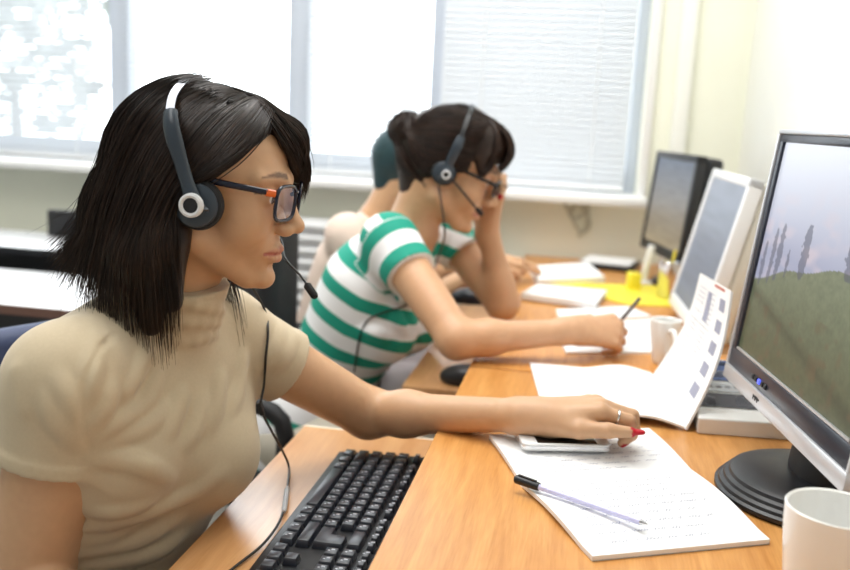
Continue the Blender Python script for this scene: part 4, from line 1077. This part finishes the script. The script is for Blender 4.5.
FOLD1 = [([(92, 440), (112, 426), (133, 412), (156, 396)], .0060), ([(94, 449), (120, 437), (148, 423), (172, 404)], .0050), ([(90, 430), (104, 410), (112, 388)], .0045),
         ([(92, 458), (122, 459), (150, 468), (172, 480)], .0050), ([(160, 372), (148, 396), (136, 414)], .0045), ([(184, 392), (176, 412), (168, 434)], .0045), ([(205, 398), (196, 424), (186, 446)], .0050), ([(222, 372), (216, 404), (208, 430)], .004),
         ([(72, 528), (110, 524), (150, 512), (190, 494), (222, 474)], .0060), ([(58, 556), (98, 548), (140, 540), (178, 520)], .0060), ([(80, 566), (120, 560), (158, 552), (182, 536)], .005), ([(66, 540), (100, 537), (130, 530)], .0045), ([(88, 512), (120, 512), (150, 504)], .004),
         ([(18, 330), (14, 370), (22, 410)], .0045), ([(60, 380), (72, 408), (82, 436)], .0050), ([(44, 400), (60, 425), (78, 446)], .0040), ([(100, 336), (92, 372), (90, 405)], .0035), ([(150, 350), (138, 372), (128, 392)], .0035), ([(244, 352), (240, 384), (232, 410)], .0035), ([(282, 330), (276, 350), (262, 368)], .004), ([(296, 334), (286, 354), (276, 368)], .0035)]
apply_ridges(S, [ridge(S, p, r*.85, .010) for p, r in FOLD1])
GROOVE1 = [([(118, 330), (98, 352), (84, 390), (84, 430), (90, 450)], .0016)]
apply_ridges(S, [ridge(S, p, r, .004, .003, 's') for p, r in GROOVE1])
V, Q = S.mesh(.0030); np_mesh('shirt', V, Q, m_beige, p1); SHIRT1 = S
S = SDF(); legs(S, T1, (hipR, hipL), (knR, knL), (anR+np.array([0, 0, .03]), anL+np.array([0, 0, .03])), (.083, .064, .050)); S.ell(T1(-.01, 0, .015), (.118, .168, .075), T1.R, k=.03)
V, Q = S.mesh(.005); np_mesh('trousers', V, Q, m_jeans, p1)
for an in (anR, anL): shoe(p1, an, f1)
# hair: volume under the strands, then strands
F = H1
def hair_cap(S, F, grow=(.015, .016, .016), pc=(.070, 0, .085), pn=(.80, 0, -.60)):
    S.ell(F(-.012, 0, .046), np.array([.091+grow[0], .073+grow[1], .079+grow[2]])*F.sc, F.R, k=0, clip=[(F(*pc), F.R@nrm(pn))])
S = SDF(); hair_cap(S, F, (.015, .016, .003))
C = lambda a, b, r1, r2, k=.02: S.cone(F(*a), F(*b), r1*F.sc, r2*F.sc, k)
C((-.055, .0, .02), (-.085, 0, -.05), .070, .062); C((-.085, 0, -.05), (-.105, -.005, -.115), .058, .036)
C((-.045, -.055, .0), (-.048, -.066, -.08), .036, .036); C((-.048, -.066, -.08), (-.030, -.068, -.165), .036, .014)
C((-.035, .060, .0), (-.040, .066, -.08), .030, .026); C((-.040, .066, -.08), (-.010, .070, -.150), .024, .010)
C((-.03, -.066, .03), (-.020, -.072, -.05), .022, .022); C((-.020, -.072, -.05), (-.004, -.074, -.13), .020, .012)
# swept fringe on the far side of the forehead
C((.045, .004, .098), (.083, .018, .078), .016, .018); C((.083, .018, .078), (.098, .040, .035), .016, .012); C((.060, .045, .076), (.072, .066, .02), .018, .012)
V0, Q0 = S.mesh(.0035)
near = [[(.064, -.006, .118), (.066, -.042, .092), (.052, -.070, .060), (.026, -.084, .030), (.0, -.091, .006), (-.010, -.092, -.04), (.004, -.090, -.10), (.012, -.082, -.165)],
        [(.046, -.012, .124), (.040, -.054, .094), (.022, -.080, .052), (-.006, -.092, .012), (-.018, -.093, -.050), (-.004, -.092, -.120), (.006, -.080, -.205)],
        [(.045, -.014, .128), (.032, -.060, .100), (.006, -.088, .045), (-.018, -.096, -.015), (-.028, -.098, -.075), (-.022, -.094, -.130), (-.010, -.082, -.215)],
        [(.020, -.014, .136), (-.005, -.064, .104), (-.030, -.090, .045), (-.050, -.098, -.020), (-.062, -.100, -.080), (-.066, -.094, -.140), (-.052, -.086, -.215)],
        [(-.010, -.012, .139), (-.042, -.060, .105), (-.070, -.080, .045), (-.088, -.084, -.020), (-.098, -.082, -.085), (-.104, -.076, -.135), (-.100, -.070, -.180)],
        [(-.035, -.008, .136), (-.075, -.042, .105), (-.102, -.055, .045), (-.116, -.056, -.020), (-.132, -.052, -.080), (-.146, -.050, -.112), (-.158, -.050, -.135)],
        [(-.050, .0, .132), (-.092, -.010, .100), (-.116, -.010, .040), (-.130, -.010, -.020), (-.152, -.012, -.070), (-.172, -.016, -.098), (-.190, -.016, -.118)],
        [(-.050, .006, .132), (-.090, .028, .098), (-.112, .036, .040), (-.126, .036, -.020), (-.145, .034, -.070), (-.160, .032, -.100), (-.175, .03, -.122)]]
far = [[(-.040, .006, .136), (-.075, .046, .105), (-.100, .058, .045), (-.108, .060, -.020), (-.115, .056, -.080), (-.12, .052, -.14)],
       [(.0, .008, .139), (-.03, .062, .105), (-.055, .084, .045), (-.066, .088, -.020), (-.055, .086, -.09), (-.015, .084, -.17), (.015, .075, -.225)],
       [(.04, .008, .128), (.02, .064, .10), (.0, .088, .045), (-.01, .092, -.01), (.0, .09, -.08), (.030, .086, -.150), (.055, .070, -.215)]]
fringe = [[(.030, .0, .134), (.072, .000, .114), (.098, .014, .084), (.108, .030, .048), (.106, .044, .004)], [(.020, .006, .137), (.062, .016, .120), (.092, .030, .088), (.102, .044, .046), (.098, .054, .000)],
          [(.010, .010, .139), (.050, .034, .116), (.080, .054, .080), (.086, .064, .036), (.078, .070, .0)]]
flick = [[(.040, -.012, .128), (.074, -.022, .102), (.094, -.010, .070), (.106, .014, .036)], [(.046, -.004, .128), (.080, -.010, .104), (.099, .006, .070), (.107, .026, .036)]]
zf = lambda G: [[(x, y, z if z < .03 else .03+(z-.03)*.87) for x, y, z in c] for c in G]
near, far, fringe, flick = zf(near), zf(far), zf(fringe), zf(flick)
V1, Q1 = strands([(near, 7.0), (far, 2.4), (fringe, 2.6), (flick, .45)], F, 4200, S, (0.0004, .0042), .00060, 24, .0065, 5, .22, .85, .42)
V2, Q2 = strands([(near[4:], 1)], F, 300, S, (0.002, .012), .00040, 24, .019, 9, .3, .3, .06)
V = np.concatenate([V0, V1, V2]); Q = np.concatenate([Q0, Q1+len(V0), Q2+len(V0)+len(V1)])
HC = lambda c, n0, *ns: np.concatenate([np.tile(c, (n0, 1))]+[c*(np.repeat(np.random.default_rng(n).gamma(3.0, .36, n//72 if n % 72 == 0 else n//54), 72 if n % 72 == 0 else 54)[:, None]*np.array([1.0, .97, .92])+.15) for n in ns])
np_mesh('hair', V, Q, m_hair1, p1, cols=HC(np.array([.017, .0086, .0056]), len(V0), len(V1), len(V2))); HAIR1 = S

# headset, worn
def headset(F, lab, cushion, ring, band, boom, boom_side, name='headset'):
    root = thing(name, tuple(F(0, 0, .14)), lab, 'headset', 'headsets'); sc = F.sc
    W = lambda P: [F(*p) for p in P]
    top = [(x, y, z) for x, y, z in band]; mid = W(top); side = F.R[:, 0]
    bm = B(); tube(bm, mid+[F(x, -y, z) for x, y, z in band[-2::-1]], .0062*sc, 12, smooth=8, flat=(F.R[:, 2]*.0+F.R[:, 0], 1.0)); bm.free()
    full = catmull(mid+[F(x, -y, z) for x, y, z in band[-2::-1]], 8)
    # flat spring band: strip with width along local x
    bm = B(); t = bmesh.new(); rows = []
    for i, p in enumerate(full):
        d = nrm(full[min(i+1, len(full)-1)]-full[max(i-1, 0)]); wv = side-d*(side@d); wv = nrm(wv); nv = np.cross(d, wv)
        rows.append([t.verts.new(p+wv*a*.0048*sc+nv*b*.0013*sc) for a, b in ((-1, -1), (1, -1), (1, 1), (-1, 1))])
    for a, b in zip(rows[:-1], rows[1:]):
        for k in range(4): t.faces.new((a[k], a[(k+1) % 4], b[(k+1) % 4], b[k]))
    t.faces.new(rows[0]); t.faces.new(rows[-1][::-1]); bmesh.ops.recalc_face_normals(t, faces=t.faces); _merge(bm, t, 0)
    obj('headband', bm, m_steel if name == 'headset' and ring[1] > .01 else m_black, root)
    for s in (1, -1):
        B_ = [(x, y*s, z) for x, y, z in band]
        ct = F(cushion[0], s*cushion[1], cushion[2]); axn = F.R@np.array([0, s*-1.0, 0])
        # slider arm
        P = catmull(W([(ring[0][0]+.003, s*ring[0][1], ring[0][2]-.008), (ring[0][0], s*ring[0][1], ring[0][2])]+B_[:3]), 6); P = P[:max(4, int(len(P)*.90))]
        bm = B(); tube(bm, P, [.0135*sc, .0165*sc, .0110*sc, .0082*sc, .0085*sc, .0100*sc, .0098*sc, .0085*sc], 14, flat=(axn, .40)); obj('slider_arm', bm, m_slate, root)
        r = cushion[3]*sc
        bm = B(); disc(bm, ct, axn, [(0, .016*sc), (r*.8, .016*sc), (r*.97, .012*sc), (r, .006*sc), (r*.96, 0), (r*.8, -.003*sc), (0, -.003*sc)]); obj('ear_cushion', bm, m_foam, root)
        cc = F(ring[0][0], s*ring[0][1], ring[0][2])
        bm = B(); disc(bm, ct-axn*.0035*sc, axn, [(0, -.004*sc), (r*.62, -.004*sc), (r*.84, -.001*sc), (r*.88, .004*sc), (0, .004*sc)]); sh_ = obj('ear_cup', bm, m_slate, root)
        rr = ring[1]*sc
        bm = B(); disc(bm, cc-axn*.0100*sc, axn, [(rr*.62, -.0015*sc), (rr*.8, -.0028*sc), (rr*.98, -.0015*sc), (rr, .004*sc), (rr*.6, .004*sc)], 36); obj('ring', bm, m_silv, sh_)
        bm = B(); disc(bm, cc-axn*.0094*sc, axn, [(0, -.0012*sc), (rr*.62, -.0012*sc), (rr*.64, .004*sc), (0, .004*sc)], 32); obj('ear_cup_centre', bm, m_blackm, sh_)
    bp = boom; bm = B(); tube(bm, bp, .0014 if boom_side == 0 else .0021, 8, smooth=6); br = obj('microphone_boom', bm, m_black, root)
    e = np.array(bp[-1]); d = nrm(e-np.array(bp[-2])); bm = B(); tube(bm, [e-d*.006, e-d*.004, e+d*.012, e+d*.015], [.0030, .0046, .0046, .0030], 12); obj('microphone', bm, m_foam, br)
    return root
band1 = [(-.004, .103, .042), (-.020, .101, .078), (-.031, .080, .106), (-.034, .048, .125), (-.036, 0, .135)]
nose1 = H1.R[:, 0]
b0 = H1(.02, .085, -.03); b1 = H1(.075, .075, -.055); b2 = ony(285, 258, .985); b3 = ony(300, 275, .965); b4 = ony(309, 288, .955)
hs1 = headset(H1, 'black headset with a steel ring on its ear cup, worn by the long-haired person', (.016, .089, -.007, .0300), ((.017, .1015, -.005), .0140), band1, [b0, b1, b2, b3, b4], 0)
# cable down the front to the tray
bm = B(); pth = [H1(.01, .088, -.045), H1(.03, .07, -.10)]
for px, py in ((264, 308), (268, 330), (266, 356)):
    p = SHIRT1.march(px, py); pth.append((p if p is not None else ony(px, py, 1.05))-ray(px, py)*.003)
pth += [ony(264, 385, 1.03), ony(261, 408, 1.02), ony(272, 432, 1.06), ony(283, 452, 1.10)]
pth += [onz(289, 468, .6785), onz(287, 490, .6785), onz(281, 518, .6785), onz(264, 543, .6785), onz(236, 566, .6785), onz(205, 590, .6785)]
tube(bm, pth, .0016, 8, smooth=8); cb1 = obj('cable', bm, m_cable, hs1)
bm = B(); a, b = onz(287.5, 487, .6795), onz(284, 512, .6795); tube(bm, [a, a+(b-a)*.1, b-(b-a)*.1, b], [.002, .0034, .0034, .002], 10); obj('cable_connector', bm, m_grayc, cb1)
bm = B(); p = ony(261, 409, 1.02); box(bm, tuple(p), (.007, .007, .017), Matrix.Rotation(radians(-18), 3, 'Y'), bev=.002); obj('cable_clip', bm, m_black, cb1)

# spectacles
def spectacles(F, lab, x0, z0, lw, lh, m_front, m_hinge, rimr, wrap=8, ear=(-.004, .078, .012)):
    root = thing('glasses', tuple(F(x0, 0, z0)), lab, 'glasses', 'spectacles'); sc = F.sc
    bm = B(); lens = {}
    for s in (-1, 1):
        yc = s*(lw/2+.0095); an = radians(wrap)*s
        loc = lambda a, b: (x0-abs(a)*0-(a*s)*sin(radians(wrap))-.0, yc+a, z0+b)
        P = []
        for t in np.linspace(0, 2*pi, 40, endpoint=False):
            ca, sa = cos(t), sin(t); e = 2/3.6
            P.append(loc(lw/2*np.sign(ca)*abs(ca)**e, lh/2*np.sign(sa)*abs(sa)**e))
        lens[s] = P
        W_ = [F(*p) for p in P]; tube(bm, W_+[W_[0], W_[1]], rimr*sc, 8, flat=(F.R[:, 0], 1.0))
    tube(bm, [F(x0, -.011, z0+lh*.22), F(x0+.004, 0, z0+lh*.30), F(x0, .011, z0+lh*.22)], rimr*sc*1.05, 8, smooth=4)
    fo = obj('frame', bm, m_front, root)
    for s in (-1, 1):
        bm = B(); vs = [bm.verts.new(F(*p)) for p in lens[s]]; c = bm.verts.new(F(x0+.0015-(lw*0), s*(lw/2+.0095), z0))
        for i in range(len(vs)): bm.faces.new((vs[i], vs[(i+1) % len(vs)], c))
        obj('lens', bm, m_lens, fo)
        he = (x0-lw/2*sin(radians(wrap))-.002, s*(lw+.0115), z0+lh*.30)
        bm = B(); tube(bm, [F(he[0]-.010, s*(lw+.0165), he[2]+.0005), F(*he)], rimr*sc*1.9, 8, flat=(F.R[:, 1], .6)); obj('hinge', bm, m_hinge, root)
        bm = B(); tube(bm, [F(he[0]-.008, s*(lw+.0165), he[2]+.001), F(.045, s*.0755, he[2]+.003), F(.018, s*.079, he[2]+.004), F(ear[0], s*ear[1], he[2]-.002), F(-.018, s*.078, he[2]-.025)], [.0036*sc, .0040*sc, .0036*sc, .0024*sc], 8, smooth=5, flat=(F.R[:, 1], .5)); obj('temple', bm, m_front, root)
    return root
spectacles(H1, 'dark glasses with orange hinges worn by the long-haired person', .1050, .006, .048, .042, mat('navy_acetate', (.010, .012, .028), .2), m_orange, .0023, wrap=13)
# ring on the finger
bm = B(); a_, b_ = HL1(*fing[0][0]), HL1(*fing[0][1]); c = a_*.42+b_*.58; ax = nrm(b_-a_); u = nrm(np.cross(ax, [0, 1, .3])); v = np.cross(ax, u)
tube(bm, [c+(u*cos(t)+v*sin(t))*.0092 for t in np.linspace(0, 2*pi, 33)], .0013, 8)
tag(obj('finger_ring', bm, m_gold), 'silver ring on the finger of the hand over the phone', 'ring')
office_chair((-.580, .90), -27, 'navy-backed chair the long-haired person sits on', m_navyc, .845, arms=False, bw=.40)

# ================================================================== person in the striped shirt
H2 = Fr((-.262, 1.722, 1.056), rot_ypr(4, 20, 0), .895)
T2 = Fr((-.553, 1.742, .485), basis((.215, -.004, .42), (.985, -.17, 0)), 1.05)
shR, elR, wrR = np.array([-.350, 1.618, .925]), np.array([-.195, 1.478, .787]), np.array([.002, 1.548, .803])
shL, elL, wrL = np.array([-.298, 1.898, .930]), np.array([-.150, 1.818, .786]), np.array([-.190, 1.803, .945])
f2 = np.array([.985, -.17, 0]); hipR, hipL = T2(.02, -.085, .02), T2(.02, .085, .02)
knR, knL = hipR+f2*.40+np.array([0, 0, .02]), hipL+f2*.40+np.array([0, 0, .02]); knR[2] = knL[2] = .500
anR, anL = knR+np.array([-.03, 0, -.40]), knL+np.array([.02, 0, -.40])
S = SDF(); head_sdf(S, H2)
S.cone(H2(-.030, 0, -.040), T2(.0, 0, .425), .048, .050, .022)
torso_sdf(S, T2, -.007, (.060, .064, .300, .052), k=.03)
S.cone(T2(-.01, -.05, .41), shR, .044, .042, .03); S.cone(T2(-.01, .05, .41), shL, .044, .042, .03)
limbs_body(S, [(shR, elR, wrR, (.042, .033, .0315, .0200)), (shL, elL, wrL, (.042, .033, .0315, .0200))])
HR2 = hfr(wrR, (.86, .51, -.02), (.30, -.62, .72), False, .90)
fw = [[(.086, .022, .006), (.116, .024, -.014), (.128, .026, -.036), (.124, .026, -.056)], [(.090, .003, .008), (.118, .006, -.016), (.122, .010, -.042), (.110, .014, -.056)],
      [(.084, -.015, .005), (.108, -.014, -.018), (.104, -.010, -.042), (.086, -.006, -.048)], [(.076, -.031, .0), (.096, -.031, -.018), (.092, -.028, -.038), (.076, -.024, -.044)]]
hand_sdf(S, HR2, fw, [(.024, .024, -.012), (.056, .040, -.024), (.090, .042, -.040), (.116, .034, -.054)])
HL2 = hfr(wrL, (.10, -.10, .98), (.75, .66, .0), True, .90)
fl = [[(.086, .024, .002), (.118, .026, -.010), (.128, .027, -.030), (.116, .026, -.044)], [(.090, .004, .003), (.130, .006, -.004), (.150, .008, -.020), (.158, .008, -.038)],
      [(.084, -.015, .002), (.122, -.016, -.006), (.142, -.016, -.022), (.148, -.014, -.040)], [(.076, -.031, .0), (.102, -.034, -.010), (.114, -.035, -.026), (.112, -.034, -.042)]]
_w = lambda P: tuple(HL2.inv(np.array(P)[None])[0])
fl[0] = [fl[0][0], _w(ony(503, 177, 1.800)), _w(ony(504, 187, 1.772)), _w(ony(500, 197, 1.752))]
hand_sdf(S, HL2, fl, [(.024, .024, -.010), (.054, .042, -.018), (.084, .046, -.024), (.106, .044, -.034)])
legs(S, T2, (hipR, hipL), (knR, knL), (anR, anL), (.070, .052, .036))
V, Q = S.mesh(.0024)
col = np.tile(SKIN*np.array([1.03, 1.0, 1.0]), (len(V), 1)); face_cols(H2, V, col, SKIN, LIP, BROW)
q = HL2.inv(V)
for fx in (fl[0], fl[1]):
    tp = np.array(fx[-1]); dd = nrm(tp-np.array(fx[-2])); m = (np.linalg.norm(q-tp-dd*.006, axis=1) < .011); col[m] = RED
p2 = np_mesh('person', V, Q, m_skin, cols=col)
tag(p2, 'person in a teal and white striped shirt with a hair bun, writing', 'person')
eyes(H2, p2, [m_eyew, m_iris, m_pupil])
S = SDF(); torso_sdf(S, T2, .004, (.062, .064, .300, .056), k=.03)
S.cone(T2(-.012, -.05, .408), shR, .050, .0500, .035); S.cone(T2(-.012, .05, .408), shL, .050, .0500, .035)
SL = []
for sh, el, ln in ((shR, elR, .085), (shL, elL, .085)):
    d = nrm(el-sh); S.cone(sh, sh+d*(ln+.05), .052, .049, k=.022, clip=[(sh+d*ln, d)]); SL.append((sh, d))
nk = T2(.0, 0, .455); S.cone(T2(.03, 0, .40), H2(.02, 0, -.13), .030, .062, k=.012, op='s'); 
fold2 = [([(388, 262), (400, 290), (415, 312)], .005), ([(392, 300), (404, 330), (412, 352)], .005), ([(360, 330), (385, 338), (410, 352)], .006), ([(345, 350), (372, 358), (398, 366)], .006), ([(330, 372), (352, 378), (380, 382)], .006), ([(405, 300), (412, 320), (422, 338)], .005), ([(396, 318), (398, 345), (392, 366)], .006)]
apply_ridges(S, [ridge(S, p, r*.6, .012) for p, r in fold2])
V, Q = S.mesh(.0034); q = T2.inv(V); SHIRT2 = S
st = (q[:, 2]+.10*np.abs(q[:, 0]-.0)*(q[:, 0] > .03)*0-.16*np.maximum(q[:, 0]-.02, 0))/.0545+.40
for sh, d in SL:
    rel = V-sh; al = rel@d; rad = np.sqrt(np.maximum((rel**2).sum(1)-al**2, 0)); lat = np.abs((rel@T2.R)[:, 1]); outer = np.sign((sh-T2.O)@T2.R[:, 1])*(rel@T2.R[:, 1])
    m = (rad < .075) & (al > -.02) & (outer > -.040+.0*al); w = np.clip((al+.02)/.03, 0, 1)*m
    s2 = (.085-al)/.060+.50
    st = np.where(m & (al > -.005), s2, st)
np_mesh('shirt', V, Q, m_stripe, p2, attrs={'st': st+20})
S = SDF(); legs(S, T2, (hipR, hipL), (knR, knL), (anR+np.array([0, 0, .03]), anL+np.array([0, 0, .03])), (.084, .066, .052)); S.ell(T2(-.01, 0, .010), (.120, .170, .07), T2.R, k=.03)
V, Q = S.mesh(.005); np_mesh('trousers', V, Q, m_khaki, p2)
for an in (anR, anL): shoe(p2, an, f2)
F = H2; S = SDF(); hair_cap(S, F, (.014, .014, .014), (.066, 0, .080), (.74, 0, -.67))
C((-.08, 0, .03), (-.045, 0, -.055), .052, .045, .02); S.ell(F(-.119, 0, .046), np.array([.034, .038, .034])*F.sc, F.R, k=.008)
S.ell(F(.058, 0, .086), np.array([.050, .062, .044])*F.sc, F.R@rot_ypr(0, 12), k=.02)
for s in (-1, 1): C((.040, s*.046, .095), (.066, s*.060, .030), .026, .010)
V0, Q0 = S.mesh(.0045)
bk = [[(.040, s*y0, z0), (.0, s*y1, z1), (-.05, s*y2, z2), (-.088, s*.028, .044), (-.112, s*.005, .048)] for s in (-1, 1) for y0, z0, y1, z1, y2, z2 in ((.01, .13, .02, .142, .03, .125), (.05, .11, .065, .105, .06, .085), (.075, .05, .086, .045, .075, .035), (.08, .02, .08, .0, .06, -.02))]
nape = [[(-.03, s*.06, -.045), (-.065, s*.045, -.02), (-.090, s*.026, .016), (-.112, s*.01, .036)] for s in (-1, 1)]
bun = [[(-.119+.037*cos(a)*1.0, .040*sin(a)*cos(b), .046+.037*sin(a)*sin(b)) for a in np.linspace(b, b+4.5, 7)] for b in np.linspace(0, 2*pi, 9)]
fr2 = [[(.0, y*.5, .138), (.050, y*.8, .132), (.092, y, .112), (.108, y*1.05, .080), (.100, y*1.1, .044)] for y in (-.050, -.03, -.01, .01, .03, .05)]
sd = [[(.03, -.03, .13), (.065, -.055, .095), (.078, -.062, .055), (.070, -.066, .02)]]
V1, Q1 = strands([(bk[:4], 2.6), (bk[4:], 1), (nape, .7), (bun, 1.0), (fr2, 2.2), (sd, .3)], F, 2000, S, (0.0004, .0035), .0008, 18, .005, 15, .4, .6, .15)
np_mesh('hair', np.concatenate([V0, V1]), np.concatenate([Q0, Q1+len(V0)]), m_hair2, p2, cols=np.concatenate([np.tile((.026, .0125, .008), (len(V0), 1)), np.array([.030, .0145, .009])*np.repeat(np.random.default_rng(4).gamma(3.0, .36, len(V1)//54), 54)[:, None]]))
band2 = [(.0, .094, .020), (.002, .098, .060), (.0, .085, .100), (-.004, .052, .132), (-.006, 0, .146)]
hs2 = headset(H2, 'black headset with boom microphone worn by the striped-shirt person', (-.003, .087, .0, .027), ((.004, .099, .0), .0092), band2,
        [H2(.006, -.104, -.001), H2(.030, -.102, -.010), H2(.065, -.085, -.030), H2(.092, -.060, -.046)], 1)
bm = B(); pth = [H2(-.003, -.088, -.028), ony(444, 222, 1.62), ony(444, 240, 1.66)]
for px, py in ((436, 262), (424, 285), (408, 304), (385, 312), (368, 320), (360, 336), (357, 352), (354, 372)):
    p = SHIRT2.march(px, py)
    if p is not None: pth.append(p-ray(px, py)*.003)
tube(bm, pth, .0017, 6, smooth=6); obj('cable', bm, m_cable, hs2)
spectacles(H2, 'black glasses worn by the striped-shirt person', .1090, .006, .047, .032, mat('black_acetate', (.008, .008, .010), .2), m_black, .0026)
# pencil
tipw = HR2(.118, .030, -.058); topw = ony(640, 298, tipw[1]+.03); dv = nrm(topw-tipw)
bm = B(); tube(bm, [tipw-dv*.008, tipw+dv*.018], [.0008, .0036], 8); tube(bm, [tipw+dv*.018, topw], .0036, 8)
pc_ = tag(obj('pencil', bm, mat('pencil_dark', (.06, .035, .030), .35)), 'dark pencil held in the writing hand of the striped-shirt person', 'pencil')
office_chair((-.52, 1.765), -4, 'black chair the striped-shirt person sits on', m_chair, .92, arms=True, bw=.14, bx=-.100, bl=.27, tl=0)

# ================================================================== person partly hidden behind the striped shirt
H3 = Fr((-.415, 2.16, 1.020), rot_ypr(10, 14, 0), .90)
T3 = Fr((-.68, 2.19, .455), basis((.17, -.02, .42), (1, 0, 0)), 1.0)
shR, elR, wrR = np.array([-.545, 2.05, .87]), np.array([-.40, 1.99, .70]), np.array([-.235, 2.05, .805])
shL, elL, wrL = np.array([-.52, 2.33, .87]), np.array([-.40, 2.40, .72]), np.array([-.24, 2.28, .80])
f3 = np.array([1, 0, 0.]); hipR, hipL = T3(.02, -.085, .02), T3(.02, .085, .02); knR, knL = hipR+f3*.38, hipL+f3*.38; knR[2] = knL[2] = .50
anR, anL = knR+np.array([0, 0, -.40]), knL+np.array([0, 0, -.40])
S = SDF(); head_sdf(S, H3); S.cone(H3(-.03, 0, -.04), T3(0, 0, .425), .048, .050, .022); torso_sdf(S, T3, -.007, (.060, .064, .30, .05), k=.03)
S.cone(T3(-.01, -.05, .41), shR, .044, .042, .03); S.cone(T3(-.01, .05, .41), shL, .044, .042, .03)
limbs_body(S, [(shR, elR, wrR, (.043, .036, .034, .023)), (shL, elL, wrL, (.043, .036, .034, .023))])
hand_sdf(S, hfr(wrR, (.9, -.2, .3), (-.2, -.6, .7), False, .88), fw, [(.024, .024, -.012), (.056, .040, -.024), (.090, .042, -.040), (.116, .034, -.054)])
hand_sdf(S, hfr(wrL, (1, .1, -.05), (0, 0, 1), True, .88), [[(.088, .022, .004), (.122, .024, .0), (.142, .025, -.010), (.155, .024, -.018)], [(.090, .003, .006), (.128, .004, .002), (.150, .004, -.008), (.162, .004, -.018)], [(.084, -.016, .004), (.120, -.017, .0), (.142, -.017, -.008), (.154, -.016, -.018)], [(.076, -.033, .0), (.102, -.036, -.002), (.118, -.037, -.008), (.128, -.036, -.016)]], [(.026, .024, -.010), (.058, .044, -.014), (.088, .056, -.016), (.106, .060, -.020)])
legs(S, T3, (hipR, hipL), (knR, knL), (anR, anL), (.070, .052, .036))
V, Q = S.mesh(.0032); col = np.tile(SKIN*1.05, (len(V), 1)); face_cols(H3, V, col, SKIN, LIP, BROW)
p3 = np_mesh('person', V, Q, m_skin, cols=col)
tag(p3, 'person in a pale pink top mostly hidden behind the person in stripes', 'person')
eyes(H3, p3, [m_eyew, m_iris, m_pupil])
S = SDF(); torso_sdf(S, T3, .004, (.062, .064, .30, .055), k=.03); S.cone(T3(-.012, -.05, .408), shR, .050, .050, .035); S.cone(T3(-.012, .05, .408), shL, .050, .050, .035)
for sh, el in ((shR, elR), (shL, elL)): S.cone(sh, sh+(el-sh)*.9, .052, .046, k=.02)
V, Q = S.mesh(.005); np_mesh('shirt', V, Q, m_pink, p3)
S = SDF(); legs(S, T3, (hipR, hipL), (knR, knL), (anR+np.array([0, 0, .03]), anL+np.array([0, 0, .03])), (.084, .066, .052)); S.ell(T3(-.01, 0, .010), (.120, .170, .07), T3.R, k=.03)
V, Q = S.mesh(.006); np_mesh('trousers', V, Q, mat('pale_lilac_cloth', (.50, .46, .48), .8, bump=.1, bscale=700), p3)
for an in (anR, anL): shoe(p3, an, f3)
F = H3; S = SDF(); hair_cap(S, F, (.013, .013, .013), (.060, 0, .085), (.75, 0, -.66)); C((-.07, 0, .03), (-.055, 0, -.04), .055, .045, .02)
V, Q = S.mesh(.005); np_mesh('hair_cover', V, Q, m_hair3, p3)

office_chair((-.70, 2.29), 0, 'black chair under the person in the pale pink top', m_chair, .84, arms=False, bw=.36)
# ------------------------------------------------------------------ colour management
vs = SC.view_settings; vs.view_transform = 'Standard'; vs.look = 'None'; vs.gamma = 1.0; vs.use_curve_mapping = False
vs.exposure = 0.40
SC.cycles.max_bounces = 8; SC.cycles.transparent_max_bounces = 12; SC.cycles.caustics_reflective = False; SC.cycles.caustics_refractive = False
SC.cycles.use_denoising = True
